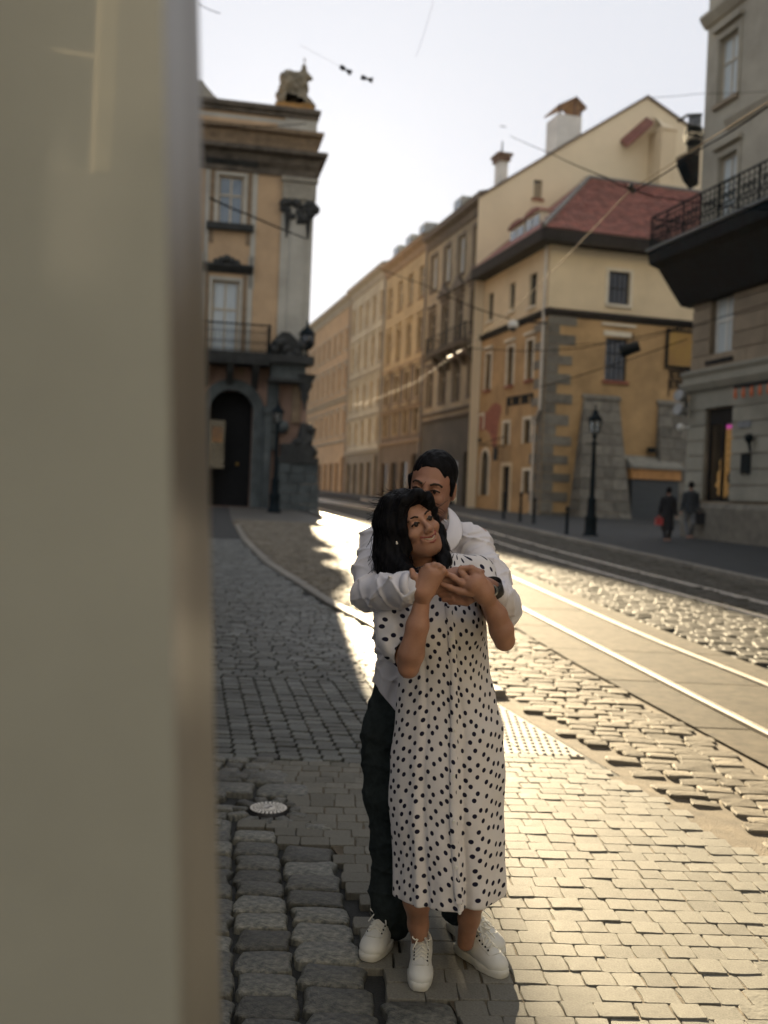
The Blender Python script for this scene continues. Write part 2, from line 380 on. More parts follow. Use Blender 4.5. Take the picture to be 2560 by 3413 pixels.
def rail(tab, parent, y0=.6, y1=108):
    n = 110; ys = np.linspace(y0, y1, n); prof = [(-.034, -.02), (-.030, .010), (.010, .012), (.014, -.035), (.038, -.035), (.041, .006), (.050, .006), (.052, -.01)]
    vs = []; k = len(prof)
    for yv in ys:
        x = interp(tab, yv)
        for dx, dz in prof: vs.append((x+dx, yv, gz(yv)+dz))
    fs = [(i*k+j, i*k+j+1, (i+1)*k+j+1, (i+1)*k+j) for i in range(n-1) for j in range(k-1)]
    mb = MB(); mb.add(vs, fs); mb.build('rail', railm, parent)
rail(RAIL1, trackbed); rail(RAIL2, trackbed); rail(RAIL3, roadr); rail(RAIL4, roadr)

# tactile blister plate set in the dropped kerb
plm = mat('pale_tactile_plate', (.27, .255, .225), rough=.7, var=.12, scale=5, bump=.1, bscale=40, spec=.2)
pe = empty('tactile_paving', (interp(KERB, 6.7)-.35, 6.7, gz(6.7)), 'pale tactile paving of raised studs in the sunlit pavement beside the woman', 'tactile paving')
mb = MB(); n = 3
pys = np.linspace(5.97, 7.53, 5)
for a, b in zip(pys, pys[1:]):
    for k in range(2):
        a0, a1 = interp(KERB, a+.004)-.04-.35*(k+1)+.003, interp(KERB, a+.004)-.04-.35*k-.003
        b0, b1 = interp(KERB, b-.004)-.04-.35*(k+1)+.003, interp(KERB, b-.004)-.04-.35*k-.003
        t = MB(); t.hexa([(a0, a+.004, gz(a)-.03), (a1, a+.004, gz(a)-.03), (b1, b-.004, gz(b)-.03), (b0, b-.004, gz(b)-.03), (a0, a+.004, gz(a)+.001), (a1, a+.004, gz(a)+.001), (b1, b-.004, gz(b)+.001), (b0, b-.004, gz(b)+.001)])
        t.build('tile', plm, pe)
st = MB(); yv = 6.0; r = 0
while yv < 7.52:
    for k in range(14):
        x = interp(KERB, yv)-.075-.05*k+(.025 if r % 2 else 0)
        if x < interp(KERB, yv)-.055:
            st.lathe((x, yv, gz(yv)+.001), [(.0125, 0), (.0105, .005), (.005, .0068), (.0002, .0072)], 8)
    yv += .078; r += 1
o = st.build('stud_field', plm, pe); o['kind'] = 'stuff'

# round medallion
md = empty('pavement_medallion', (DISC.x, DISC.y, gz(DISC.y)), 'small round white mosaic medallion with two dark shoe prints among the grey setts', 'pavement medallion')
white = mat('enamel_white', (.72, .70, .66), rough=.45, var=.08, scale=20, bump=.05)
black = mat('black_iron', (.02, .02, .022), rough=.5, var=.3, scale=12, bump=.1)
mb = MB(); mb.lathe((DISC.x, DISC.y, gz(DISC.y)), [(.092, -.03), (.092, .006), (.0001, .006)], 36); mb.build('disc', black, md)
zz = gz(DISC.y)
tl = MB()
def ringtile(mb, r0, r1, a0, a1, z, n=3, h=.0035):
    vs = [(DISC.x+r*math.cos(a), DISC.y+r*math.sin(a), z) for r in (r0, r1) for a in np.linspace(a0, a1, n)]
    vs += [(x, y, z+h) for x, y, _ in vs]; k = 2*n
    fs = [(k+i, k+n+i, k+n+i+1, k+i+1) for i in range(n-1)]+[(n+i, n+i+1, k+n+i+1, k+n+i) for i in range(n-1)]+[(i+1, i, k+i, k+i+1) for i in range(n-1)]+[(0, n, k+n, k), (2*n-1, n-1, k+n-1, k+2*n-1)]
    mb.add(vs, fs)
for (r0, r1, nn) in ((.074, .089, 26), (.058, .071, 22), (.046, .055, 20), (.036, .043, 18)):
    for i in range(nn):
        a = 2*math.pi*i/nn; ringtile(tl, r0, r1, a+.006/r1, a+2*math.pi/nn-.002/r1-.012, zz+.006)
o = tl.build('mosaic_tiles', white, md)
mb = MB(); mb.lathe((DISC.x, DISC.y, zz+.006), [(.034, 0), (.034, .004), (.0001, .004)], 24); mb.build('centre_plate', white, md)
for (dx, dy, sx) in ((.006, .012, 1), (-.006, -.014, 1)):
    mb = MB(); vs = [(DISC.x+dx+.014*math.cos(t), DISC.y+dy+.009*math.sin(t)*(1+.3*math.cos(t)), zz+.0105) for t in np.linspace(0, 2*math.pi, 13)[:-1]]
    mb.add(vs, [tuple(range(12))]); mb.build('shoe_print', black, md)
# ================================================================== BUILDINGS
class Facade:
    """vertical plane: origin (x,y), unit direction u to the right as seen from outside, n outwards"""
    def __init__(s, x, y, u, zb=None):
        l = math.hypot(*u); s.o = Vector((x, y, 0)); s.u = Vector((u[0]/l, u[1]/l, 0)); s.n = Vector((s.u.y, -s.u.x, 0))
    def pt(s, a, z, o=0): v = s.o+s.u*a+s.n*o; return (v.x, v.y, z)
    def px(s, px, py, o=0):
        r = ray(px, py); k = (s.o+s.n*o-CAM).dot(s.n)/r.dot(s.n); q = CAM+r*k
        return (q-s.o).dot(s.u), q.z
    def rect(s, x0, y0, x1, y1, o=0):
        xm, ym = (x0+x1)/2, (y0+y1)/2
        return s.px(x0, ym, o)[0], s.px(x1, ym, o)[0], s.px(xm, y1, o)[1], s.px(xm, y0, o)[1]
def fbox(mb, F, a0, a1, z0, z1, o0, o1):
    return mb.hexa([F.pt(a0, z0, o1), F.pt(a1, z0, o1), F.pt(a1, z0, o0), F.pt(a0, z0, o0), F.pt(a0, z1, o1), F.pt(a1, z1, o1), F.pt(a1, z1, o0), F.pt(a0, z1, o0)])
def fprism(mb, F, prof, a0, a1):   # profile of (offset, z) swept along the facade
    n = len(prof); vs = [F.pt(a0, z, o) for o, z in prof]+[F.pt(a1, z, o) for o, z in prof]
    return mb.add(vs, [(i, (i+1) % n, n+(i+1) % n, n+i) for i in range(n)]+[tuple(reversed(range(n))), tuple(range(n, 2*n))])
def wall(F, a0, a1, z0, z1, ops, m, parent, name='wall', depth=.28, top=None):
    """wall with real openings and reveals; top: optional function a->z for a sloping top"""
    mb = MB(); A = sorted(set([a0, a1]+[v for o in ops for v in (o[0], o[1])])); Z = sorted(set([z0, z1]+[v for o in ops for v in (o[2], o[3])]))
    for i in range(len(A)-1):
        for j in range(len(Z)-1):
            am, zm = (A[i]+A[i+1])/2, (Z[j]+Z[j+1])/2
            if any(o[0] < am < o[1] and o[2] < zm < o[3] for o in ops): continue
            mb.add([F.pt(A[i], Z[j]), F.pt(A[i+1], Z[j]), F.pt(A[i+1], Z[j+1]), F.pt(A[i], Z[j+1])], [(0, 1, 2, 3)])
    for (x0, x1, y0, y1) in [o[:4] for o in ops]:
        q = [(x0, y0), (x1, y0), (x1, y1), (x0, y1)]
        for k in range(4):
            a, b = q[k], q[(k+1) % 4]
            mb.add([F.pt(*a), F.pt(*a, -depth), F.pt(*b, -depth), F.pt(*b)], [(0, 1, 2, 3)])
    return mb.build(name, m, parent)
glass_dark = mat('window_glass_dark', (.012, .016, .02), rough=.08, var=.2, bump=0, spec=.6)
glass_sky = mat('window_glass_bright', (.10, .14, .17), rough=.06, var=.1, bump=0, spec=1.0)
curtain = mat('window_curtain', (.42, .47, .48), rough=.5, var=.12, scale=2, bump=0, stretch=(3, 3, .4), coat=.4)
frame_cream = mat('window_frame_cream', (.42, .37, .28), rough=.6, var=.15, bump=.05)
frame_white = mat('window_frame_white', (.55, .55, .51), rough=.6, var=.12, bump=.05)
frame_dark = mat('window_frame_dark', (.016, .017, .018), rough=.8, var=.2, bump=.05, spec=.1)
iron = mat('wrought_iron', (.004, .009, .012), rough=.7, var=.3, bump=.1, spec=.12)
def window(F, r, parent, fm, gm_, nx=2, bars=(.6,), dep=-.16, fw=.06, sill=None, surround=None, sm=None, split=False, head=None, bw=.045):
    a0, a1, z0, z1 = r; mb = MB()
    fbox(mb, F, a0, a0+fw, z0, z1, dep-.05, dep); fbox(mb, F, a1-fw, a1, z0, z1, dep-.05, dep)
    fbox(mb, F, a0+fw, a1-fw, z0, z0+fw, dep-.05, dep); fbox(mb, F, a0+fw, a1-fw, z1-fw, z1, dep-.05, dep)
    W = a1-a0-2*fw; H = z1-z0-2*fw; xs = [a0+fw]+[a0+fw+W*k/nx for k in range(1, nx)]+[a1-fw]
    zs = [z0+fw]+[z0+fw+H*b for b in bars]+[z1-fw]
    for x in xs[1:-1]: fbox(mb, F, x-bw/2, x+bw/2, z0+fw, z1-fw, dep-.04, dep+.012)
    for z in zs[1:-1]: fbox(mb, F, a0+fw, a1-fw, z-bw/2, z+bw/2, dep-.045, dep+.018)
    w = mb.build('window', fm, parent)
    if split:
        for i in range(len(xs)-1):
            for j in range(len(zs)-1):
                g = MB(); fbox(g, F, xs[i]+.01, xs[i+1]-.01, zs[j]+.01, zs[j+1]-.01, dep-.035, dep-.025); g.build('pane', gm_, w)
    else:
        g = MB(); fbox(g, F, a0+fw*.5, a1-fw*.5, z0+fw*.5, z1-fw*.5, dep-.035, dep-.025); g.build('pane', gm_, w)
    if sill:
        s = MB(); fbox(s, F, a0-.12, a1+.12, z0-.14, z0-.003, -.02, .12); s.build('sill', sill, w)
    if surround:
        s = MB(); t = .16
        fbox(s, F, a0-t, a0-.003, z0, z1+t, -.02, .05); fbox(s, F, a1+.003, a1+t, z0, z1+t, -.02, .05); fbox(s, F, a0-.003, a1+.003, z1+.003, z1+t, -.02, .047)
        if head: fbox(s, F, a0-t-.06, a1+t+.06, z1+t+.12, z1+t+.26, -.02, .18)
        s.build('surround', surround, w)
    return w
def arch_pts(a0, a1, zs, zt, n=10):
    c = (a0+a1)/2; rx = (a1-a0)/2; return [(c-rx*math.cos(math.pi*i/n), zs+(zt-zs)*math.sin(math.pi*i/n)) for i in range(n+1)]
def arch_panel(F, a0, a1, z0, zs, zt, o, m, name, parent, th=.03):
    pts = [(a0, z0)]+arch_pts(a0, a1, zs, zt)+[(a1, z0)]; n = len(pts); mb = MB()
    vs = [F.pt(a, z, o) for a, z in pts]+[F.pt(a, z, o-th) for a, z in pts]
    mb.add(vs, [tuple(range(n))[::-1], tuple(range(n, 2*n))]+[(i, (i+1) % n, n+(i+1) % n, n+i) for i in range(n)]); return mb.build(name, m, parent)
def arch_frame(F, a0, a1, z0, zs, zt, wd, o0, o1, m, name, parent, legs=True):
    inn = arch_pts(a0, a1, zs, zt, 14); out = arch_pts(a0-wd, a1+wd, zs, zt+wd, 14)
    if legs: inn = [(a0, z0)]+inn+[(a1, z0)]; out = [(a0-wd, z0)]+out+[(a1+wd, z0)]
    mb = MB(); n = len(inn)
    vs = [F.pt(a, z, o1) for a, z in inn]+[F.pt(a, z, o1) for a, z in out]+[F.pt(a, z, o0) for a, z in inn]+[F.pt(a, z, o0) for a, z in out]
    for i in range(n-1):
        mb.add([vs[i], vs[i+1], vs[n+i+1], vs[n+i], vs[2*n+i], vs[2*n+i+1], vs[3*n+i+1], vs[3*n+i]], [(0, 3, 2, 1), (0, 1, 5, 4), (3, 7, 6, 2)])
    return mb.build(name, m, parent)
SD = Vector((-.27, 1)).normalized()       # street direction
UL = (-SD.x, -SD.y)                       # facade direction to the right for houses on the right side
UR = (SD.y, -SD.x)                        # direction of walls that face down the street towards the camera

# ---------------------------------------------------------------- ochre corner house
ochre = mat('ochre_render', (.36, .235, .11), rough=.9, var=.26, scale=.9, bump=.12, bscale=14, dirt=.5)
cream = mat('cream_render', (.58, .48, .32), rough=.9, var=.10, scale=.7, bump=.12, bscale=14, dirt=.15)
quoin = mat('grey_quoin_stone', (.15, .14, .115), rough=.85, var=.3, scale=3, bump=.4, bscale=12, dirt=.5, island=.25)
darkwood = mat('dark_eave_wood', (.018, .018, .019), rough=.85, var=.3, bump=.1, spec=.15)
redtile = mat('red_clay_tile', (.20, .075, .058), rough=.75, var=.3, scale=3, bump=.2, island=.35)
terracotta = mat('bared_red_brick', (.24, .085, .055), rough=.9, var=.3, scale=4, bump=.5, bscale=18)
plaster = mat('pale_plaster', (.58, .53, .42), rough=.85, var=.12, scale=3, bump=.15)
C0 = (7.8, 50.0); LH = 9.3
F1 = Facade(C0[0]+SD.x*LH, C0[1]+SD.y*LH, UL); F2 = Facade(C0[0], C0[1], UR)
zb = .5
house = empty('corner_house', (C0[0], C0[1], gz(50)), 'ochre and cream corner house with red hipped roof and stone quoins', 'house')
EZ = F2.px(1834, 812)[1]; BZ = F2.px(1834, 1034)[1]
wins2 = [(1627, 978, 1644, 1069), (1699, 944, 1716, 1036), (1764, 913, 1788, 1021)]
wins1 = [(1619, 1181, 1636, 1299), (1692, 1157, 1711, 1284), (1757, 1135, 1777, 1265)]
winsl = [(1598, 1386, 1612, 1431), (1679, 1410, 1697, 1482), (1747, 1398, 1769, 1477)]
winsg = [(1745, 1569, 1767, 1646)]
doorr = F1.rect(1673, 1554, 1699, 1722); doorr = (doorr[0], doorr[1], gz(54)-.0, doorr[3])
archr = F1.rect(1603, 1501, 1629, 1651)
up = [F1.rect(*w) for w in wins2]; lo = [F1.rect(*w) for w in wins1+winsl+winsg]
wall(F1, 0, LH, BZ, EZ, up, cream, house); wall(F1, 0, LH, zb, BZ, lo+[doorr, archr], ochre, house)
for r in up: window(F1, r, house, frame_dark, glass_dark, 2, (.5,), sill=plaster)
for r in lo[:3]: window(F1, r, house, frame_dark, glass_dark, 2, (.33, .66), sill=terracotta, surround=plaster, head=True)
for r in lo[3:]: window(F1, r, house, frame_dark, glass_dark, 1, (.5,), surround=plaster)
mb = MB(); fbox(mb, F1, doorr[0], doorr[1], doorr[2], doorr[3], -.2, -.12); dr = mb.build('door', frame_dark, house)
mb = MB(); fbox(mb, F1, doorr[0]+.08, doorr[0]+.14, doorr[2]+1, doorr[2]+1.15, -.118, -.06); mb.build('handle', plaster, dr)
mb = MB(); fbox(mb, F1, doorr[0]-.2, doorr[0]-.003, doorr[2], doorr[3]+.2, -.02, .06); fbox(mb, F1, doorr[1]+.003, doorr[1]+.2, doorr[2], doorr[3]+.2, -.02, .06); fbox(mb, F1, doorr[0]-.003, doorr[1]+.003, doorr[3]+.003, doorr[3]+.2, -.02, .058); mb.build('door_surround', cream, house)
arch_panel(F1, archr[0]+.02, archr[1]-.02, archr[2], archr[3]-.7, archr[3], -.1, glass_dark, 'arched_window', house)
mb = MB()          # masonry that closes the corners above the arch
for s_ in (0, 1):
    ap = arch_pts(archr[0], archr[1], archr[3]-.7, archr[3], 10); ap = ap[:6] if s_ == 0 else ap[5:]
    crn = (archr[0], archr[3]) if s_ == 0 else (archr[1], archr[3])
    mb.add([F1.pt(*crn, -.002)]+[F1.pt(a, z, -.002) for a, z in ap], [tuple(range(len(ap)+1))])
mb.build('arch_spandrel', ochre, house)
arch_frame(F1, archr[0], archr[1], archr[2], archr[3]-.7, archr[3], .16, -.02, .05, plaster, 'arch_surround', house)
R2u = F2.rect(2027, 906, 2099, 1016); R2l = F2.rect(2017, 1128, 2090, 1270); W2 = 14.5
wall(F2, 0, W2, BZ, EZ, [R2u], cream, house); wall(F2, 0, W2, zb, BZ, [R2l], ochre, house)
window(F2, R2u, house, frame_dark, glass_dark, 4, (.5,), surround=plaster, sill=plaster)
window(F2, R2l, house, frame_dark, glass_dark, 4, (.33, .66), surround=None, sill=terracotta)
mb = MB(); fbox(mb, F2, R2l[0]-.15, R2l[1]+.15, R2l[3]+.1, R2l[3]+.35, -.02, .07); fbox(mb, F2, R2l[0]-.3, R2l[1]+.4, R2l[3]+.62, R2l[3]+.74, -.02, .1); mb.build('lintel', plaster, house)
# string course, eaves
for F, L_ in ((F1, (-.0, LH)), (F2, (0, W2))):
    mb = MB(); fprism(mb, F, [(-.02, BZ-.28), (.10, BZ-.22), (.22, BZ-.02), (.22, BZ+.05), (-.02, BZ+.16)], L_[0], L_[1]+(.2 if F is F1 else 0)); mb.build('string_course', darkwood, house)
mb = MB(); ov = .85
def hip(mb, z0, z1, ov):
    a = [F1.pt(-.0, 0, ov), None]
    return
pL = Vector(F1.pt(0, 0, ov)); pC = Vector(F1.pt(LH, 0, ov))+F2.n*ov; pR = Vector(F2.pt(W2, 0, ov)); inner = [Vector(F1.pt(0, 0, -1)), Vector(F1.pt(LH-1, 0, -1)), Vector(F2.pt(W2, 0, -1))]
q = [pL, pC, pR, inner[2], inner[1], inner[0]]
vs = [(p.x, p.y, EZ-.05) for p in q]+[(p.x, p.y, EZ+.55) for p in q]
mb.add(vs, [(0, 5, 4, 1), (1, 4, 3, 2), (6, 7, 10, 11), (7, 8, 9, 10), (0, 1, 7, 6), (1, 2, 8, 7)]); mb.build('eave', darkwood, house)
# tiles: hip roof with two slopes
RZ = P(2056, 578, 57.5).z; dep = 7.6
apexC = Vector(F2.pt(5.6, 0, -dep)); apexR = Vector(F2.pt(W2, 0, -dep)); apexL = apexC
def up_(p, z): return Vector((p.x, p.y, z))
mb = MB(); E = EZ+.56
mb.add([up_(pL, E), up_(pC, E), up_(apexC, RZ), up_(Vector(F1.pt(0, 0, -5.6)), RZ-.0)], [(0, 1, 2, 3)])
mb.add([up_(pC, E), up_(pR, E), up_(apexR, RZ), up_(apexC, RZ)], [(0, 1, 2, 3)])
roof = mb.build('roof', redtile, house)
# individually laid tile courses on the visible slope (real overlaps)
tm = []; rgt = random.Random(3)
A_, B_, C_, D_ = up_(pC, E), up_(pR, E), up_(apexR, RZ), up_(apexC, RZ)
rows_, colsn = 26, 46
tiles = MB(); tiles_single = []
cnt = 0
for i in range(rows_):
    t0, t1 = i/rows_, (i+1)/rows_+.008
    Lx, Rx = A_.lerp(D_, t0), B_.lerp(C_, t0); Ln = (Rx-Lx).length; nrm = (B_-A_).cross(D_-A_).normalized(); upv = (D_-A_)-((D_-A_).dot((B_-A_).normalized()))*(B_-A_).normalized(); upv = upv/rows_
    uu = (B_-A_).normalized(); k = 0; x = -.15 if i % 2 else 0
    while x < Ln and x < 11.5:
        w_ = .34; h0 = .05+rgt.uniform(0, .03)
        a = Lx+uu*(x+.01); b = Lx+uu*(x+w_-.01)
        q = [a+nrm*h0, b+nrm*h0, b+upv*1.04+nrm*.012, a+upv*1.04+nrm*.012, a+nrm*.0, b+nrm*.0]
        f = [(0, 1, 2, 3), (4, 5, 1, 0), (4, 0, 3), (5, 2, 1)]
        if i < 14 and cnt < 280 and x < 10:
            t = MB(); t.add(q, f); tiles_single.append(t); cnt += 1
        else: tiles.add(q, f)
        x += w_
for t in tiles_single: t.build('roof_tile', redtile, roof)
o = tiles.build('roof_tiles', redtile, roof); o['kind'] = 'stuff'
mb = MB(); mb.tube(A_+nrm*.06, D_+nrm*.06, .13, .13, 6); mb.tube(D_+Vector((0, 0, .05)), C_+Vector((0, 0, .05)), .12, .12, 6); mb.build('roof_ridge', mat('grey_ridge_metal', (.12, .12, .11), rough=.6, var=.2), house)
# dormers on the street slope
sl0 = up_(pL, E); 
for (x0, x1, yt, yb_) in ((1700, 1748, 738, 820), (1752, 1800, 700, 800)):
    a0, z0 = F1.px(x0, yb_, -.5); a1, z1 = F1.px(x1, (yt+yb_)/2, -.5); z1 = F1.px((x0+x1)/2, yt, -.5)[1]; 
    mb = MB(); fbox(mb, F1, a0, a1, z0-.5, z1-.25, -3.2, -.5); d_ = mb.build('dormer', plaster, house)
    arch = MB(); pts = arch_pts(a0-.12, a1+.12, z1-.3, z1+.02, 8); n = len(pts)
    arch.add([F1.pt(a, z, -.35) for a, z in pts]+[F1.pt(a, z, -3.4) for a, z in pts], [(i, i+1, n+i+1, n+i) for i in range(n-1)]+[tuple(range(n))]); arch.build('dormer_roof', redtile, d_)
    for k in range(2):
        mb = MB(); wq = (a1-a0)/2; fbox(mb, F1, a0+.08+wq*k, a0+wq*(k+1)-.08, z0, z1-.45, -.52, -.46); mb.build('pane', glass_sky, d_)
# quoins
def quoins(F, side, a_edge, px_top=1090):
    z = zb+.2; i = 0
    while z < BZ-.6:
        h = rng.uniform(.42, .55); wd = (1.45 if (i % 2 == 0) else .62)*rng.uniform(.9, 1.08)
        mb = MB(); a0, a1 = (a_edge, a_edge+wd) if side > 0 else (a_edge-wd, a_edge); fbox(mb, F, a0, a1, z+.012, z+h-.012, -.02, .035+rng.uniform(0, .02)); mb.build('quoin', quoin, house); z += h; i += 1
quoins(F2, 1, .02); quoins(F1, -1, LH-.02)
# buttresses of rough ashlar that lean on the wall
def buttress(x0, x1, yt, x0b, x1b, yb_, proj):
    a0, zt = F2.px(x0, yt); a1, _ = F2.px(x1, yt); b0 = F2.px(x0b, yb_, proj)[0]; b1 = F2.px(x1b, yb_, proj)[0]; zbm = gz(49)-.2
    n = 11
    mbc = MB()
    for i in range(n):
        t0, t1 = i/n, (i+1)/n; za, zc = zbm+(zt-zbm)*t0, zbm+(zt-zbm)*t1
        def e(t): return b0+(a0-b0)*t, b1+(a1-b1)*t, proj*(1-t)+.06
        l0, r0, o0 = e(t0); l1, r1, o1 = e(t1); m_ = 3 if i % 2 else 4
        for k in range(m_):
            s0, s1 = k/m_, (k+1)/m_; g = .012; j = rng.uniform(0, .03)
            q = [F2.pt(l0+(r0-l0)*s0+g, za+g, o0+j), F2.pt(l0+(r0-l0)*s1-g, za+g, o0+j), F2.pt(l0+(r0-l0)*s1-g, za+g, -.02), F2.pt(l0+(r0-l0)*s0+g, za+g, -.02),
                 F2.pt(l1+(r1-l1)*s0+g, zc-g, o1+j), F2.pt(l1+(r1-l1)*s1-g, zc-g, o1+j), F2.pt(l1+(r1-l1)*s1-g, zc-g, -.02), F2.pt(l1+(r1-l1)*s0+g, zc-g, -.02)]
            t = MB(); t.hexa(q); t.build('buttress_stone', quoin, house)
    mbc = MB(); fprism(mbc, F2, [(-.02, zt), (.14, zt), (.14, zt+.12), (-.02, zt+.3)], a0-.05, a1+.05); mbc.build('buttress_cap', quoin, house)
buttress(1943, 2063, 1330, 1928, 2105, 1752, 1.3)
buttress(2192, 2330, 1350, 2205, 2360, 1745, 1.0)
a0, zt = F2.px(2075, 1515); a1, z1_ = F2.px(2206, 1560)
mb = MB(); fprism(mb, F2, [(-.02, z1_-.12), (1.15, z1_-.12), (1.15, z1_), (-.02, zt)], a0, a1+.6); mb.build('shop_roof', trimC if False else mat('lead_roof', (.20, .195, .165), rough=.8, var=.25), house)
mb = MB(); fprism(mb, F2, [(-.02, z1_-.65), (1.05, z1_-.65), (1.05, z1_-.125), (-.02, z1_-.125)], a0+.05, a1+.5); mb.build('shop_fascia', mat('orange_fascia', (.42, .21, .07), rough=.7), house)
mb = MB(); fbox(mb, F2, a0+.1, a1+.45, gz(49)-.1, z1_-.655, -.02, .95)
mb.build('shop_shutter', mat('grey_shutter', (.045, .053, .057), rough=.6, var=.15, scale=1, bump=.3, bscale=3, stretch=(1, 1, 12)), house)
# bared brick patch, on the street side
pp = [(1595, 1372), (1612, 1376), (1625, 1372), (1640, 1350), (1655, 1342), (1670, 1352), (1672, 1368), (1665, 1395), (1661, 1420), (1658, 1450), (1655, 1480), (1648, 1505), (1640, 1470), (1634, 1445), (1620, 1432), (1605, 1436), (1594, 1430), (1592, 1400)]
mb = MB(); ap = [F1.px(x, y) for x, y in pp]; n = len(ap)
mb.add([F1.pt(a, z, .012) for a, z in ap]+[F1.pt(a, z, -.01) for a, z in ap], [tuple(range(n))]+[(i, (i+1) % n, n+(i+1) % n, n+i) for i in range(n)]); mb.build('bared_brick', terracotta, house)
# metal lettering and sign over the small windows (illegible script in the photograph)
def letters(F, x0, y0, x1, y1, parent, m, n=9, o=.05, seed=1):
    rg = random.Random(seed); A0, Z0 = F.px(x0, y0); A1, Z1 = F.px(x1, y1); h = abs(F.px(x0, y0-30)[1]-F.px(x0, y0)[1])
    for i in range(n):
        t = (i+.1)/n; a = A0+(A1-A0)*t; z = Z0+(Z1-Z0)*t; w_ = (A1-A0)/n*.72; mb = MB(); H = h*(1.9 if i == 0 else 1.0)
        zo = z-(h*.9 if i == 0 else 0)
        fbox(mb, F, a, a+w_*.28, zo, zo+H, .004, o); fbox(mb, F, a+w_*.28, a+w_, z+h*.78, z+h, .004, o)
        if i % 3 != 1: fbox(mb, F, a+w_*.72, a+w_, z, z+h*.775, .004, o)
        if i % 2: fbox(mb, F, a+w_*.285, a+w_*.715, z, z+h*.2, .004, o)
        mb.build('letter', m, parent)
sg = empty('shop_lettering', F1.pt(LH*.6, F1.px(1730, 1350)[1]), 'dark iron shop lettering with a tall first letter on the ochre street wall', 'sign')
letters(F1, 1690, 1355, 1779, 1342, sg, iron, 9)
# hanging lantern sign and bracket
a, z = F1.px(1682, 1515); hs_ = empty('hanging_sign', F1.pt(a, z), 'dark hanging sign on a scrolled bracket over the ochre house door', 'sign')
mb = MB(); fbox(mb, F1, a-.28, a+.28, z-.35, z+.35, .5, .58); mb.build('sign_panel', iron, hs_)
mb = MB(); mb.tube(F1.pt(a, z+.45, 0), F1.pt(a, z+.45, 1.6), .03); mb.tube(F1.pt(a, z+1.0, 0), F1.pt(a, z+.5, 1.4), .025); mb.ball(F1.pt(a, z+.7, 1.5), .12); mb.tube(F1.pt(a, z+.35, .54), F1.pt(a, z+.45, .54), .015); mb.build('bracket', iron, hs_)
# downpipe and surveillance camera at the corner
pipe = mat('pale_downpipe', (.45, .42, .36), rough=.5, var=.15, metal=.3)
dp = MB(); dp.path([F1.pt(LH-.12, EZ-.1, .18), F1.pt(LH-.12, F1.px(1803, 1366)[1], .18)], .075, 8); dp.path([F1.pt(LH-.12, F1.px(1803, 1366)[1], .18), F1.pt(LH-.75, F1.px(1803, 1366)[1]-.5, .14), F1.pt(LH-.75, 3.8, .14), F1.pt(LH-.75, gz(50), .14)], .075, 8); dp.build('downpipe', pipe, house)
a, z = F1.px(1783, 1095); cv = empty('surveillance_camera', F1.pt(LH, z), 'white dome surveillance camera on an arm at the ochre house corner', 'camera')
mb = MB(); mb.tube(F1.pt(LH+.2, z, .1), F1.pt(LH-.6, z+.1, 1.6), .045); mb.build('arm', iron, cv)
mb = MB(); mb.lathe(F1.pt(LH-.6, z-.25, 1.6), [(.05, .38), (.24, .3), (.26, .05), (.2, 0)], 12); mb.build('housing', frame_white, cv)
mb = MB(); mb.ball(F1.pt(LH-.6, z-.27, 1.6), .18, 10, 6); mb.build('dome', glass_dark, cv)
# framed yellow banner and sign partly hidden by the grey building
r = F2.rect(2226, 1108, 2330, 1222, .05); bn = empty('banner', F2.pt((r[0]+r[1])/2, r[2]), 'yellow framed banner on the ochre wall beside the grey building', 'banner')
mb = MB(); fbox(mb, F2, r[0], r[1], r[2], r[3], .02, .07); mb.build('banner_panel', mat('yellow_banner', (.30, .18, .03), rough=.6, var=.6, scale=1.2, bump=0, c2=(.22, .12, .03)), bn)
mb = MB(); t = .13
fbox(mb, F2, r[0]-t, r[0]-.003, r[2]-t, r[3]+t, .02, .14); fbox(mb, F2, r[1]+.003, r[1]+t, r[2]-t, r[3]+t, .02, .14); fbox(mb, F2, r[0]-.003, r[1]+.003, r[2]-t, r[2]-.003, .02, .135); fbox(mb, F2, r[0]-.003, r[1]+.003, r[3]+.003, r[3]+t, .02, .135); mb.build('banner_frame', iron, bn)
s2 = empty('wall_lettering', F2.pt(F2.px(2225, 1260)[0], F2.px(2225, 1260)[1]), 'two rows of dark letters below the yellow banner', 'sign')
letters(F2, 2228, 1262, 2300, 1262, s2, darkwood, 6, seed=2); letters(F2, 2226, 1295, 2300, 1297, s2, darkwood, 7, seed=3)
# small lamp over the shutter, cabinet
a, z = F2.px(2163, 1500); wl = empty('wall_lamp', F2.pt(a, z), 'small dark lamp on the ochre wall above the grey shutter', 'lamp')
mb = MB(); fbox(mb, F2, a-.16, a+.16, z-.15, z+.12, .1, .4); mb.build('lamp_housing', iron, wl)
mb = MB(); fbox(mb, F2, a-.04, a+.04, z-.03, z+.03, 0, .1); mb.build('bracket', iron, wl)
# hooded traffic lamp hanging by the first-floor window
c = P(2100, 1162, 40); tl_ = empty('hanging_lamp', c, 'black cylindrical lamp hanging from the tram span wires before the ochre wall', 'lamp')
mb = MB(); mb.tube(c+Vector((-.35, .1, -.12)), c+Vector((.35, -.1, .12)), .27, .22, 12); mb.build('lamp_housing', iron, tl_)
mb = MB(); mb.tube(c+Vector((.1, 0, .2)), c+Vector((.1, 0, .6)), .03); mb.build('clamp', iron, tl_)

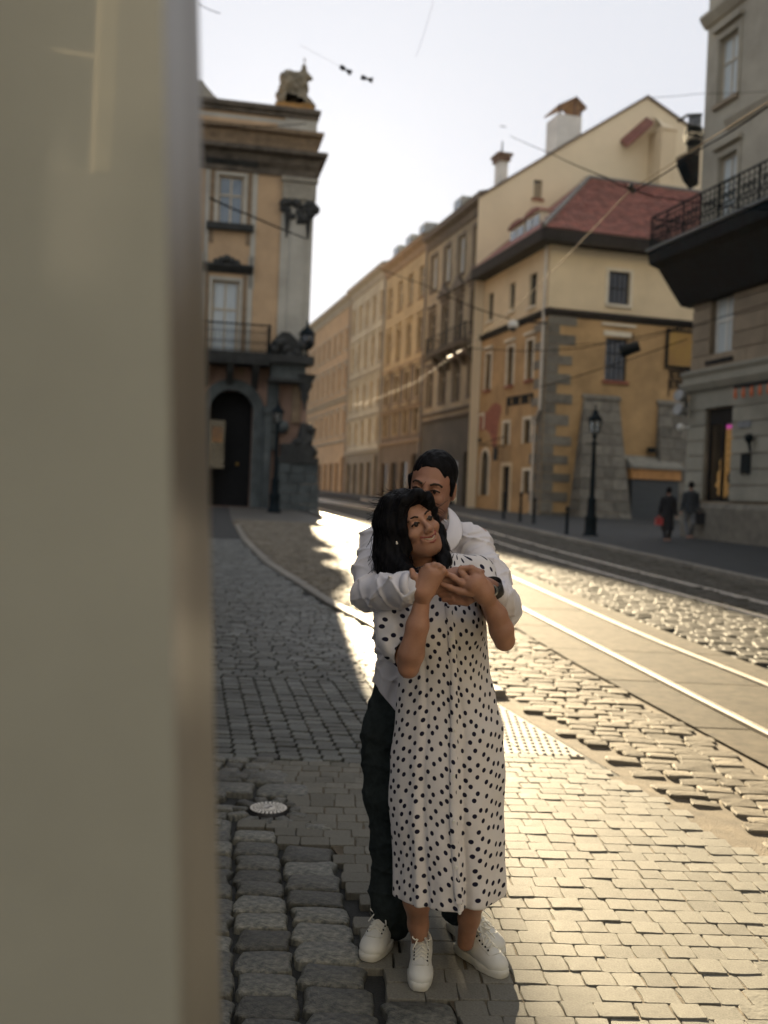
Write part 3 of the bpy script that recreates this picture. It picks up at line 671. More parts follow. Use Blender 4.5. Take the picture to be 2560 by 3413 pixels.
# ---------------------------------------------------------------- tall cream gable house behind
tall = empty('gable_house', (5.07, 59, gz(59)), 'tall cream house with a steep bare gable wall and two chimneys above the red roof', 'house')
FA1 = (F1.o.x, F1.o.y)
FG = Facade(FA1[0], FA1[1], UR)             # gable wall plane
FG.o += Vector((SD.x, SD.y, 0))*.06
gp = [(1596, 660), (1877, 491), (1964, 440), (2157, 327), (2306, 433), (2480, 560)]
ga = [FG.px(*p) for p in gp]; gw = FG.px(1793, 630)
gwr = FG.rect(1779, 600, 1807, 662)
mb = MB()
# gable wall polygon with the window cut out: strips left, middle (above and below), right
def gtop(a): return float(np.interp(a, [g[0] for g in ga], [g[1] for g in ga]))
br = sorted([g[0] for g in ga]+[gwr[0], gwr[1]])
for a0, a1 in zip(br, br[1:]):
    if a0 >= gwr[0]-1e-6 and a1 <= gwr[1]+1e-6:
        mb.add([FG.pt(a0, zb), FG.pt(a1, zb), FG.pt(a1, gwr[2]), FG.pt(a0, gwr[2])], [(0, 1, 2, 3)]); mb.add([FG.pt(a0, gwr[3]), FG.pt(a1, gwr[3]), FG.pt(a1, gtop(a1)), FG.pt(a0, gtop(a0))], [(0, 1, 2, 3)])
    else: mb.add([FG.pt(a0, zb), FG.pt(a1, zb), FG.pt(a1, gtop(a1)), FG.pt(a0, gtop(a0))], [(0, 1, 2, 3)])
q = [(gwr[0], gwr[2]), (gwr[1], gwr[2]), (gwr[1], gwr[3]), (gwr[0], gwr[3])]
for k in range(4):
    a, b = q[k], q[(k+1) % 4]; mb.add([FG.pt(*a), FG.pt(*a, -.25), FG.pt(*b, -.25), FG.pt(*b)], [(0, 1, 2, 3)])
gcream = mat('gable_render', (.66, .56, .39), rough=.92, var=.08, scale=.35, bump=.1, bscale=10, dirt=.12)
mb.build('gable_wall', gcream, tall)
window(FG, gwr, tall, frame_dark, glass_sky, 1, (.5,), surround=None, sill=terracotta)
mb = MB()
DEPTH_A = 11.3
for (a, z), (a2, z2) in zip(ga[:-1], ga[1:]):
    mb.hexa([FG.pt(a, z+.02, .12), FG.pt(a2, z2+.02, .12), FG.pt(a2, z2+.02, -DEPTH_A), FG.pt(a, z+.02, -DEPTH_A), FG.pt(a, z+.17, .12), FG.pt(a2, z2+.17, .12), FG.pt(a2, z2+.17, -DEPTH_A), FG.pt(a, z+.17, -DEPTH_A)])
mb.build('roof', mat('brown_roof', (.10, .075, .055), rough=.8, var=.3), tall)
def chimney(F, x0, x1, yt, yb_, o0, o1, m, gap=False, split=.6):
    a0 = F.px(x0, yb_)[0]; a1 = F.px(x1, yb_)[0]; zt = F.px((x0+x1)/2, yt)[1]; z0 = F.px((x0+x1)/2, yb_)[1]-1.2
    mb = MB(); fbox(mb, F, a0, a1, z0, zt, o0, o1); return mb.build('chimney', m, tall), a0, a1, zt
wst = mat('white_render', (.58, .57, .53), rough=.85, var=.12, scale=1.2, bump=.15, dirt=.2)
ch, a0, a1, zt = chimney(FG, 1877, 1957, 365, 482, -2.6, -.9, wst)
mb = MB(); rt = mat('terracotta_cap', (.13, .08, .055), rough=.8, var=.3)
am = (a0+a1)/2+.3
mb.hexa([FG.pt(a0-.1, zt+.35, -.7), FG.pt(am, zt+1.0, -.7), FG.pt(am, zt+1.0, -2.8), FG.pt(a0-.1, zt+.35, -2.8), FG.pt(a0-.1, zt+.45, -.7), FG.pt(am, zt+1.12, -.7), FG.pt(am, zt+1.12, -2.8), FG.pt(a0-.1, zt+.45, -2.8)])
mb.hexa([FG.pt(am, zt+1.0, -.7), FG.pt(a1+.2, zt+.45, -.7), FG.pt(a1+.2, zt+.45, -2.8), FG.pt(am, zt+1.0, -2.8), FG.pt(am, zt+1.12, -.7), FG.pt(a1+.2, zt+.57, -.7), FG.pt(a1+.2, zt+.57, -2.8), FG.pt(am, zt+1.12, -2.8)])
for a in (a0+.05, am-.08, a1-.2):
    fbox(mb, FG, a, a+.16, zt, zt+.5+(0.5 if abs(a-am) < .2 else 0), -1.0, -.9)
mb.build('chimney_cap', rt, ch)
ch, a0, a1, zt = chimney(FG, 1682, 1710, 520, 590, -1.7, -.9, wst)
mb = MB(); fbox(mb, FG, a0-.12, a1+.12, zt+.003, zt+.3, -1.85, -.75); fbox(mb, FG, a0-.22, a1+.22, zt+.303, zt+.45, -1.95, -.65); mb.build('chimney_cap', rt, ch)
mb = MB(); am = (a0+a1)/2; mb.tube(FG.pt(am, zt+.45, -1.3), FG.pt(am, FG.px(1699, 445)[1], -1.3), .06, .035); mb.tube(FG.pt(am-.2, zt+2.2, -1.3), FG.pt(am+.2, zt+2.2, -1.3), .03); mb.build('antenna', iron, ch)
# big projecting flue shaft with a lean-to tile roof
xa, xb = FG.px(2092, 600)[0], FG.px(2205, 600)[0]; xm = FG.px(2158, 600)[0]
zt = FG.px(2180, 425, 1.5)[1]; zbm = FG.px(2180, 665, 1.5)[1]
mb = MB(); fbox(mb, FG, xm, xb, zbm-1, zt, -.02, 1.5); mb.build('flue_shaft', cream, tall)
mb = MB(); fbox(mb, FG, xm-.06, xb+.06, zt+.003, zt+.16, -.02, 1.58); mb.build('shaft_cornice', gcream, tall)
mb = MB(); mb.add([FG.pt(xm, zt+.16, 1.5), FG.pt(xb, zt+.16, 1.5), FG.pt(xb, zt+1.0, 0), FG.pt(xm+.3, zt+1.3, 0)], [(0, 1, 2, 3)]); mb.add([FG.pt(xb, zt+.16, 1.5), FG.pt(xb, zt+.16, 0), FG.pt(xb, zt+1.0, 0)], [(0, 1, 2)]); mb.build('shaft_top', gcream, tall)
mb = MB(); c0 = FG.px(2068, 470); c1 = FG.px(2155, 395)
mb.hexa([FG.pt(c0[0], c0[1]-.1, .0), FG.pt(c1[0], c1[1]-.1, 0), FG.pt(c1[0], c1[1]-.7, .9), FG.pt(c0[0], c0[1]-.7, .9), FG.pt(c0[0], c0[1]+.1, 0), FG.pt(c1[0], c1[1]+.1, 0), FG.pt(c1[0], c1[1]-.5, .9), FG.pt(c0[0], c0[1]-.5, .9)]); mb.build('lean_to_roof', redtile, tall)
# doorway further right with wall lower roofs
mb = MB(); r = FG.rect(2206, 520, 2228, 600, .02); fbox(mb, FG, r[0], r[1], r[2], r[3], .0, .03); mb.build('loft_door', frame_dark, tall)

# ---------------------------------------------------------------- houses down the street
def street_house(name, label, d0, x0, L, ztop, m, rows, n, base, trim, fm, gl, ground='shops', cornice=.5, surround=None, dormers=0, sill=None, balc=None, lower=None):
    F = Facade(x0+SD.x*L, d0+SD.y*L, UL)      # left end is the far one
    e = empty('terraced_house', F.pt(L/2, gz(d0+L/2)), label, 'house', 'terraced houses down the right side of the street')
    ops = []; W = L/n
    for (z0, z1) in rows:
        for i in range(n):
            c = W*(i+.5); ops.append((c-.58, c+.58, z0, z1))
    gops = []
    zg = gz(d0)+.05
    for i in range(n):
        c = W*(i+.5); gops.append((c-W*.30, c+W*.30, zg, zg+2.9+(.5 if i == n-1 else 0)))
    lm = lower or m; zc = base
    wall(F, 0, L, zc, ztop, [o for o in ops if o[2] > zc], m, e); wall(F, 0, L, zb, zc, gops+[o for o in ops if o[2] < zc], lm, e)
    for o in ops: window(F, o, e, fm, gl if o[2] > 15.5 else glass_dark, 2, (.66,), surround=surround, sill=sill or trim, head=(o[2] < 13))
    for i, o in enumerate(gops):
        t = MB(); fbox(t, F, o[0], o[1], o[2]-.2, o[3], -.26, -.2); dd = t.build('shop_door' if i % 2 else 'shop_window', frame_dark if i % 2 else glass_dark, e)
    mb = MB(); fprism(mb, F, [(-.02, ztop-.9), (.12, ztop-.8), (.18, ztop-.4), (cornice, ztop-.15), (cornice+.08, ztop+.1), (-.02, ztop+.25)], 0, L); mb.build('cornice', trim, e)
    mb = MB()
    for k, zz_ in enumerate([zc]+[r_[0]-.65 for r_ in rows[:-1]]): fprism(mb, F, [(-.02, zz_-.15), (.12, zz_-.1), (.2, zz_+.05), (-.02, zz_+.15)], 0, L)
    mb.build('string_course', trim, e)
    mb = MB(); mb.add([F.pt(0, ztop+.2, cornice), F.pt(L, ztop+.2, cornice), F.pt(L, ztop+1.6, -5), F.pt(0, ztop+1.6, -5)], [(0, 1, 2, 3)]); mb.add([F.pt(0, ztop+1.6, -5), F.pt(L, ztop+1.6, -5), F.pt(L, ztop+.2, -10), F.pt(0, ztop+.2, -10)], [(0, 1, 2, 3)])
    mb.build('roof', mat('grey_roof', (.09, .085, .08), rough=.8, var=.3), e)
    mb = MB(); fbox(mb, F, 0, L, zb, ztop, -10, -9.8); mb.add([F.pt(0, zb), F.pt(0, ztop), F.pt(0, ztop, -10), F.pt(0, zb, -10)], [(0, 1, 2, 3)]); mb.add([F.pt(L, zb), F.pt(L, ztop+.2), F.pt(L, ztop+1.6, -5), F.pt(L, ztop, -10), F.pt(L, zb, -10)], [(0, 1, 2, 3, 4)]); mb.build('party_wall', m, e)
    for k in range(dormers):
        a = L*(k+.6)/(dormers+.2); t = MB(); fbox(t, F, a-.9, a+.7, ztop+.25, ztop+1.35, -3, -.1); dd = t.build('dormer', mat('zinc', (.25, .27, .27), rough=.5, var=.2, metal=.3), e)
        t = MB(); fbox(t, F, a-.75, a+.55, ztop+.4, ztop+1.2, -.1, -.06); t.build('pane', glass_sky, dd)
    mb = MB(); mb.path([F.pt(L-.1, ztop-.6, .12), F.pt(L-.1, zg, .12)], .07, 6); mb.build('downpipe', mat('dull_downpipe', (.16, .15, .14), rough=.6), e)
    return F, e
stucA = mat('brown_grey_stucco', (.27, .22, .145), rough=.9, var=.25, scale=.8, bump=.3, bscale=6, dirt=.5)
stucAl = mat('shaded_brown_stucco', (.07, .06, .045), rough=.9, var=.3, scale=.8, bump=.4, bscale=6, dirt=.5)  # darker copy of the stucco above; street-level shade put into the colour
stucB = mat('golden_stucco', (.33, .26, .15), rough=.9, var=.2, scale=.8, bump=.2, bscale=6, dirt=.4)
stucBl = mat('shaded_golden_stucco', (.10, .075, .05), rough=.9, var=.3, scale=.8, bump=.3, bscale=6, dirt=.5)  # golden stucco darkened for the lower storeys, shade painted into it
stucC = mat('greige_stucco', (.36, .33, .25), rough=.9, var=.2, scale=.8, bump=.2, bscale=6, dirt=.4)
stucD = mat('apricot_stucco', (.36, .25, .145), rough=.9, var=.2, scale=.8, bump=.2, bscale=6, dirt=.3)
trimA = mat('sooty_trim', (.10, .08, .06), rough=.85, var=.35, bump=.3); trimB = mat('brown_trim', (.22, .16, .10), rough=.85, var=.3, bump=.3); trimC = mat('grey_trim', (.28, .26, .21), rough=.85, var=.25, bump=.2)
x_, d_ = F1.o.x+SD.x*.15, F1.o.y+SD.y*.15
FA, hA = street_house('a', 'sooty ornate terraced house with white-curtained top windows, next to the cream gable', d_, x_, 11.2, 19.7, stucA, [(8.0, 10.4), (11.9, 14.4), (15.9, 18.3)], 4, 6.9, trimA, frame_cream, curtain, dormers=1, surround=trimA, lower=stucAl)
x_ += SD.x*11.25; d_ += SD.y*11.25
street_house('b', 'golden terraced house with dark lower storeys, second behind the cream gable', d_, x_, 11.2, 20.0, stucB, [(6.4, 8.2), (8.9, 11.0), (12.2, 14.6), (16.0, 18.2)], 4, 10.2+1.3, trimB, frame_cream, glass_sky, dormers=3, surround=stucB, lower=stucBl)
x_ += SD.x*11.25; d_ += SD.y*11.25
street_house('c', 'greige terraced house with plain rows of windows between golden and apricot houses', d_, x_, 12.4, 20.4, stucC, [(6.2, 8.2), (9.2, 11.4), (12.8, 15.2), (16.4, 18.6)], 5, 5.4, trimC, frame_cream, glass_dark, surround=stucC, lower=mat('shaded_greige_stucco', (.17, .15, .115), rough=.9, var=.3, scale=.8, bump=.3, bscale=6, dirt=.5))  # lower storey takes a darkened greige that carries the street's shade
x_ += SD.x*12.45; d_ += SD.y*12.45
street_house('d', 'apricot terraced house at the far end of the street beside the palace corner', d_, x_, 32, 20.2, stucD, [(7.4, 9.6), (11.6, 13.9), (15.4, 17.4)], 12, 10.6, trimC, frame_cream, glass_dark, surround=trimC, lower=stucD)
# house A balcony with dark corbels and railing
def balcony(F, a0, a1, z, proj, parent, slabm, rail_h=1.0, nb=14, corb=3, th=.25, scroll=False):
    mb = MB(); fprism(mb, F, [(0, z-th), (proj-.1, z-th), (proj, z-.08), (proj, z), (0, z)], a0, a1); sb = mb.build('balcony', slabm, parent)
    for i in range(corb):
        mb = MB(); a = a0+(a1-a0)*(i+.5)/corb; fprism(mb, F, [(0, z-th-.003), (proj*.85, z-th-.003), (proj*.7, z-th-.3), (.1, z-th-1.0), (0, z-th-1.0)], a-.15, a+.15); mb.build('corbel', slabm, sb)
    mb = MB(); o = proj-.08; zt = z+rail_h
    mb.tube(F.pt(a0+.05, zt, o), F.pt(a1-.05, zt, o), .035); mb.tube(F.pt(a0+.05, z+.08, o), F.pt(a1-.05, z+.08, o), .02)
    for a in (a0+.05, a1-.05):
        mb.tube(F.pt(a, zt, 0), F.pt(a, zt, o), .03); mb.tube(F.pt(a, z+.08, 0), F.pt(a, z+.08, o), .02); mb.tube(F.pt(a, z, o), F.pt(a, zt+.05, o), .05)
        for k in range(5): mb.tube(F.pt(a, z, o*(k+.5)/5), F.pt(a, zt, o*(k+.5)/5), .015, None, 5)
    mb.build('railing', iron, sb)
    for i in range(nb):
        a = a0+(a1-a0)*(i+.5)/nb; t = MB(); t.tube(F.pt(a, z, o), F.pt(a, zt, o), .016, None, 5)
        if scroll:
            r = (a1-a0)/nb*.42
            for (zc_, rr) in ((z+rail_h*.35, r), (z+rail_h*.72, r*.7)):
                pts = [F.pt(a+rr*math.cos(t_), zc_+rr*math.sin(t_), o) for t_ in np.linspace(0, 6.28, 9)]; t.path(pts, .013, 4)
        t.build('baluster', iron, sb)
    return sb
balcony(FA, 3.2, 10.9, 11.2, 1.0, hA, trimA, nb=20, corb=5)
mb = MB()
for c in (4.2, 7.0, 9.8):
    mb.add([FA.pt(c-1.2, 15.0, .3), FA.pt(c+1.2, 15.0, .3), FA.pt(c, 15.7, .3), FA.pt(c-1.2, 15.0, 0), FA.pt(c+1.2, 15.0, 0), FA.pt(c, 15.7, 0)], [(0, 1, 2), (0, 2, 5, 3), (1, 4, 5, 2), (0, 3, 4, 1)])
mb.build('pediment', trimA, hA)

# ---------------------------------------------------------------- grey building on the right edge
g_up = mat('grey_smooth_stucco', (.31, .29, .235), rough=.88, var=.16, scale=.9, bump=.2, bscale=8, dirt=.35)
g_mid = mat('tan_banded_stucco', (.21, .17, .12), rough=.88, var=.2, scale=1.2, bump=.25, bscale=9, dirt=.35, island=.12)
g_low = mat('pale_banded_stone', (.235, .23, .19), rough=.85, var=.15, scale=1.2, bump=.25, bscale=9, dirt=.3, island=.1)
CR = G(2283, 1795); FR = Facade(CR.x, CR.y, UL); LR = 46.0
grey = empty('grey_building', (CR.x, CR.y, CR.z), 'grey stuccoed corner building with a long iron balcony at the right edge', 'building')
zr = CR.z-.4; ZC = FR.px(2283, 1300)[1]; ZTOP = 24.5
wr = [FR.rect(2395, 115, 2460, 330), FR.rect(2392, 515, 2455, 720)]
wm = FR.rect(2372, 980, 2448, 1195); ws = FR.rect(2352, 1360, 2444, 1672)
step = 4.6
def reps(r): return [(r[0]+step*k, r[1]+step*k, r[2], r[3]) for k in range(0, 9)]
ops = [o for r in wr for o in reps(r)]
zmt = FR.px(2300, 905)[1]
wall(FR, 0, LR, zmt, ZTOP, ops, g_up, grey)
for i, o in enumerate(ops): window(FR, o, grey, frame_cream, curtain if i % 9 < 3 else glass_sky, 2, (.62,), surround=g_up, sill=g_mid, head=True, split=(i % 9 < 2))
# banded middle storey and ground floor: each band a course of real blocks
def bands(z0, z1, hole, h, m, nm, proj, a1=12.0, joint=.03, blk=None):
    z = z0; i = 0
    while z < z1-.05:
        zt = min(z+h, z1); segs = []
        a = 0
        hs_ = sorted([(x0, x1) for (x0, x1, y0, y1) in hole if y0 < (z+zt)/2 < y1])
        for (x0, x1) in hs_+[(a1, a1)]:
            if x0 > a: segs.append((a, min(x0, a1)))
            a = x1
        for (s0, s1) in segs:
            n = max(1, round((s1-s0)/(blk or 99)))
            for k in range(n):
                b0, b1 = s0+(s1-s0)*k/n, s0+(s1-s0)*(k+1)/n; t = MB()
                fbox(t, FR, b0+(.015 if k else 0), b1-(.015 if k < n-1 else 0), z+joint, zt-.003, -.3, proj+rng.uniform(0, .008)); t.build(nm, m, grey)
        z = zt; i += 1
hm = reps(wm); hsh = reps(ws)
zc1 = FR.px(2283, 1268)[1]
wall(FR, 0, LR, zr, zmt, hm+hsh, g_mid, grey, 'backing_wall')
bands(zc1+.15, zmt, hm, .52, g_mid, 'band_stone', .07, blk=1.5)
bands(FR.px(2283, 1668)[1], FR.px(2283, 1372)[1], hsh, .49, g_low, 'band_stone', .09, blk=2.2)
for i, o in enumerate(hm[:4]): window(FR, o, grey, frame_white, glass_dark if i else curtain, 2, (.62,), sill=darkwood, split=(i == 0), fw=.1, bw=.09)
mb = MB()
zf0, zf1 = FR.px(2283, 1372)[1], FR.px(2283, 1318)[1]
fprism(mb, FR, [(-.02, zf0), (.10, zf0+.0), (.10, zf1), (-.02, zf1)], 0, LR); mb.build('fascia', g_low, grey)
mb = MB(); fprism(mb, FR, [(.1, zf1+.003), (.22, zf1+.05), (.34, zf1+.25), (.34, zf1+.33), (.2, zf1+.36), (.2, zf1+.5), (.3, zf1+.62), (.3, zf1+.7), (-.02, zf1+.8), (-.02, zf1+.003)], -.25, LR); mb.build('cornice', g_low, grey)
mb = MB(); fprism(mb, FR, [(-.02, zr), (.2, zr), (.2, FR.px(2283, 1690)[1]), (.12, FR.px(2283, 1675)[1]), (-.02, FR.px(2283, 1675)[1])], 0, LR); mb.build('plinth', quoin, grey)
# shop window; its wares glow by emission
for i, o in enumerate(hsh[:3]):
    t = MB(); fbox(t, FR, o[0], o[1], o[2], o[3], -1.4, -1.36); sh = t.build('shop_interior', frame_dark, grey)
    t = MB(); fbox(t, FR, o[0]+.05, o[1]-.05, o[2]+.05, o[3]-.05, -.16, -.14)
    gmt = mat('shop_glass', (.01, .012, .014), rough=.02, var=0, bump=0, spec=.5); gmt.node_tree.nodes['Principled BSDF'].inputs['Alpha'].default_value = .22; t.build('shop_window', gmt, grey)
    t = MB()
    for (b0, b1, c0, c1) in ((o[0], o[0]+.07, o[2], o[3]), (o[1]-.07, o[1], o[2], o[3]), (o[0]+.07, o[1]-.07, o[2], o[2]+.07), (o[0]+.07, o[1]-.07, o[3]-.5, o[3]), ((o[0]+o[1])/2-.03, (o[0]+o[1])/2+.03, o[2]+.07, o[3]-.5)): fbox(t, FR, b0, b1, c0, c1, -.2, -.1)
    t.build('shop_frame', frame_dark, grey)
def emis(name, c, s):
    m = bpy.data.materials.new(name); m.use_nodes = True; b = m.node_tree.nodes['Principled BSDF']; b.inputs['Base Color'].default_value = (*c, 1); b.inputs['Emission Color'].default_value = (*c, 1); b.inputs['Emission Strength'].default_value = s; return m
o = hsh[0]; gw_ = emis('self_glowing_wares', (.50, .28, .09), .07)  # the cloth itself emits, standing in for light inside the shop
a_c = o[0]+(o[1]-o[0])*.74-.72
wares = empty('shop_display', FR.pt(a_c, o[2]+.1, -.8), 'golden draped goods with an emitted glow inside the shop window of the grey building', 'shop display')
t = MB()
for k in range(9):
    z = o[2]+.15+k*(o[3]-o[2]-.8)/9; t.lathe(FR.pt(a_c-.1*math.sin(k*.7)-.15*(k < 3), z, -.55), [(.08, 0), (.2+.05*math.sin(k*2), .12), (.16, .3), (.1, .4)], 9)
t.build('draped_cloth', gw_, wares)
pk = FR.rect(2420, 1415, 2440, 1428, -.33); t = MB(); fbox(t, FR, pk[0], pk[1], pk[2], pk[3], -.36, -.33); po = t.build('neon_sign', emis('pink_neon', (.8, .12, .5), .12)); tag(po, 'small glowing pink sign behind the shop glass', 'sign')
# facade plaque, small plate, lamp, awning lights
r = FR.rect(2482, 1512, 2512, 1580); t = MB(); fbox(t, FR, r[0], r[1], r[2], r[3], .1, .15); po = t.build('menu_board', iron); tag(po, 'dark rectangular menu board on the pale stone wall right of the shop window', 'menu board')
r = FR.rect(2470, 1405, 2512, 1425); t = MB(); fbox(t, FR, r[0], r[1], r[2], r[3], .1, .13); po = t.build('street_plate', mat('slate_plate', (.13, .15, .17), rough=.5)); tag(po, 'small slate street plate above the menu board', 'street sign')
a, z = FR.px(2525, 1462); wl2 = empty('wall_lantern', FR.pt(a, z), 'small round wall lamp above the menu board', 'lamp')
t = MB(); t.ball(FR.pt(a, z, .3), .14); t.tube(FR.pt(a, z-.1, .3), FR.pt(a, z-.42, .22), .06, .03); t.build('shade', iron, wl2); t = MB(); t.tube(FR.pt(a, z, 0), FR.pt(a, z, .3), .02); t.build('arm', iron, wl2)
a, z = FR.px(2520, 1290); aw = empty('lamp_string', FR.pt(a, z), 'dark bar with small orange lamps over the right edge of the fascia', 'lamps')
t = MB(); t.tube(FR.pt(a-.35, z, .5), FR.pt(a+2.5, z, .5), .05); t.tube(FR.pt(a, z, 0), FR.pt(a, z, .5), .03); t.build('bar', iron, aw)
orl = mat('orange_lamp_glass', (.5, .12, .04), rough=.4)
for k in range(7): t = MB(); t.lathe(FR.pt(a-.3+k*.4, z-.38, .5), [(.01, 0), (.06, .08), (.05, .22), (.02, .36)], 8); t.build('bulb', orl, aw)
# corner floodlights
c = Vector(FR.pt(.1, FR.px(2290, 1345)[1], .25)); fl = empty('floodlight', c, 'pair of small dark floodlights at the grey building corner under the cornice', 'floodlight')
for dz_ in (.15, -.3):
    t = MB(); t.tube(c+Vector((-.1, -.1, dz_)), c+Vector((-.35, -.25, dz_+.05)), .16, .2, 10); t.build('lamp_housing', mat('grey_metal', (.25, .26, .26), rough=.5, metal=.4), fl)
t = MB(); t.tube(c+Vector((0, 0, -.45)), c+Vector((0, 0, .3)), .05); t.build('bracket', iron, fl)
c = Vector(FR.pt(-.1, FR.px(2275, 1428)[1], .3)); cv2 = empty('surveillance_camera', c, 'small pale camera low on the grey building corner', 'camera')
t = MB(); t.ball(c, .13); t.build('dome', frame_white, cv2); t = MB(); t.tube(c, Vector(FR.pt(.1, c.z, 0)), .03); t.build('arm', frame_white, cv2)
# long balcony on massive dark brackets, curved iron railing
zb_ = FR.px(2330, 848)[1]
al, zl = FR.px(2165, 880, 1.55)
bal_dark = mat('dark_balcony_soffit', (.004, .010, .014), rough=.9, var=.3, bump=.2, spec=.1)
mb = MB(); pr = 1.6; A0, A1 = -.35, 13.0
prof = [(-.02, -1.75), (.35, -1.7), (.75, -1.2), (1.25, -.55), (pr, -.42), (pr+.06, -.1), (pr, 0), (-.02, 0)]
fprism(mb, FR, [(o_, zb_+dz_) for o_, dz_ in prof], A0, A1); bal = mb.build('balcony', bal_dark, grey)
mb = MB(); fbox(mb, FR, A0-.05, A1, zb_+.003, zb_+.09, 0, pr+.12); mb.build('balcony_slab', mat('slate_slab', (.08, .09, .09), rough=.6), bal)
mb = MB(); zt = zb_+1.12; oo = pr+.02
mb.path([FR.pt(A0, zt, 0), FR.pt(A0-.02, zt, oo-.3), FR.pt(A0+.12, zt, oo), FR.pt(A1, zt, oo)], .035); mb.path([FR.pt(A0, zb_+.2, 0), FR.pt(A0, zb_+.2, oo-.1), FR.pt(A0+.1, zb_+.2, oo), FR.pt(A1, zb_+.2, oo)], .02); mb.path([FR.pt(A0, zt-.2, 0), FR.pt(A0, zt-.2, oo-.1), FR.pt(A0+.1, zt-.2, oo), FR.pt(A1, zt-.2, oo)], .018)
mb.build('railing', iron, bal)
a = A0+.1; k = 0
while a < 9.5:
    t = MB(); big = (k % 4 == 0)
    t.tube(FR.pt(a, zb_+.05, oo), FR.pt(a, zt, oo), .045 if big else .018, None, 5)
    if not big:
        for zc_, rr in ((zb_+.42, .12), (zb_+.70, .09)):
            t.path([FR.pt(a+rr*math.cos(t_), zc_+rr*math.sin(t_)*1.1, oo) for t_ in np.linspace(0, 6.28, 9)], .022, 4)
    t.build('baluster', iron, bal); a += .24; k += 1
for k in range(6):
    t = MB(); t.tube(FR.pt(A0, zb_+.05, oo*(k+.3)/6), FR.pt(A0, zt, oo*(k+.3)/6), .016, None, 5); t.path([FR.pt(A0, zb_+.5+.14*math.sin(t_), oo*(k+.3)/6+.11*math.cos(t_)) for t_ in np.linspace(0, 6.28, 9)], .013, 4); t.build('baluster', iron, bal)
# side balcony high on the hidden flank
c = Vector(FR.pt(0, FR.px(2290, 480)[1], 0)); fc = Facade(CR.x, CR.y, UR)
sb = MB(); c2 = P(2260, 560, 36.8)
prof = [(.0, -1.0), (.5, -.75), (.95, -.3), (1.05, 0), (0, 0)]
pp_ = []
FQ = Facade(CR.x, CR.y, (-UR[0], -UR[1]))
z0_ = FR.px(2283, 545)[1]
flk = Vector((SD.x, SD.y, 0))
def sidebal():
    # projects from the back corner towards the street
    mb = MB(); base = Vector(FR.pt(0, 0, 0))+flk*.15; nn = Vector((-SD.y, SD.x, 0))
    vs = []
    for t in np.linspace(0, .55, 2):
        for o_, dz_ in prof: q = base+flk*t+nn*(o_*.55); vs.append((q.x, q.y, z0_+dz_))
    n = len(prof); mb.add(vs, [(i, (i+1) % n, n+(i+1) % n, n+i) for i in range(n)]+[tuple(range(n)), tuple(range(n, 2*n))[::-1]]); s = mb.build('balcony', bal_dark, grey)
    mb = MB()
    for k in range(7):
        q = base+nn*(.5*(k+.5)/7); mb.tube((q.x, q.y, z0_), (q.x, q.y, z0_+1.3), .03, None, 5)
        mb.path([(q.x+nn.x*.16*math.cos(t_), q.y+nn.y*.16*math.cos(t_), z0_+.6+.35*math.sin(t_)) for t_ in np.linspace(0, 6.28, 9)], .03, 4)
    q0 = base; q1 = base+nn*.55; q2 = q1+flk*.55
    mb.path([(q0.x, q0.y, z0_+1.35), (q1.x, q1.y, z0_+1.25), (q2.x, q2.y, z0_+1.25)], .05); mb.build('railing', iron, s)
sidebal()
mb = MB(); fbox(mb, FR, -1.0+1.0, LR, ZTOP, ZTOP+.3, -12, .5); mb.build('roof', trimC, grey)
sidew = Facade(CR.x, CR.y, UR); mb = MB()
# flank and back of the grey block
mb = MB(); q0 = Vector(FR.pt(0, 0)); q1 = q0-FR.n*12; mb.add([(q0.x, q0.y, zr), (q1.x, q1.y, zr), (q1.x, q1.y, ZTOP), (q0.x, q0.y, ZTOP)], [(0, 1, 2, 3)]); q2 = q1+FR.u*LR; mb.add([(q1.x, q1.y, zr), (q2.x, q2.y, zr), (q2.x, q2.y, ZTOP), (q1.x, q1.y, ZTOP)], [(0, 1, 2, 3)]); mb.build('flank_wall', g_up, grey)
mb = MB(); z_ = FR.px(2310, 110)[1]; fprism(mb, FR, [(-.02, z_-.3), (.1, z_-.25), (.28, z_), (.28, z_+.1), (-.02, z_+.2)], -.1, LR); mb.build('string_course', g_up, grey)
mb = MB(); z_ = FR.px(2345, 455)[1]; fprism(mb, FR, [(-.02, z_-.3), (.06, z_-.25), (.18, z_), (.18, z_+.1), (-.02, z_+.2)], 1.4, LR); mb.build('string_course', g_up, grey)

# ---------------------------------------------------------------- palace on the left
PW = (1, .2)
pal_o = mat('palace_ochre', (.46, .325, .195), rough=.9, var=.14, scale=.8, bump=.12, dirt=.25)
pal_g = mat('palace_grey', (.40, .385, .33), rough=.88, var=.16, scale=.8, bump=.15, dirt=.35)
pal_d = mat('palace_soot', (.036, .038, .036), rough=.85, var=.45, scale=2.5, bump=.4, bscale=14, dirt=.5)
pal_p = mat('palace_pink_ochre', (.27, .18, .135), rough=.9, var=.18, scale=.8, bump=.12, dirt=.4)
pal_s = mat('palace_rough_stone', (.075, .088, .088), rough=.85, var=.4, scale=1.8, bump=.6, bscale=10, dirt=.5)
FPx = Facade(-3.95, 47, PW); LP = 26.0
FP = Facade(-3.95-LP/math.hypot(*PW), 47-.2*LP/math.hypot(*PW), PW)
palace = empty('palace', (-3.95, 47, gz(47)), 'ochre and grey baroque corner palace with sooty cornices and balcony at the left', 'palace')
pa = lambda x, y, o=0: FP.px(x, y, o)
ZCR = pa(1020, 520)[1]; ZK = pa(900, 1215)[1]; ZPT = pa(930, 370)[1]
winU = FP.rect(727, 586, 812, 748); winM = FP.rect(704, 935, 793, 1180); stp = 4.3
def prep(r, n=5): return [(r[0]-stp*k, r[1]-stp*k, r[2], r[3]) for k in range(n)]
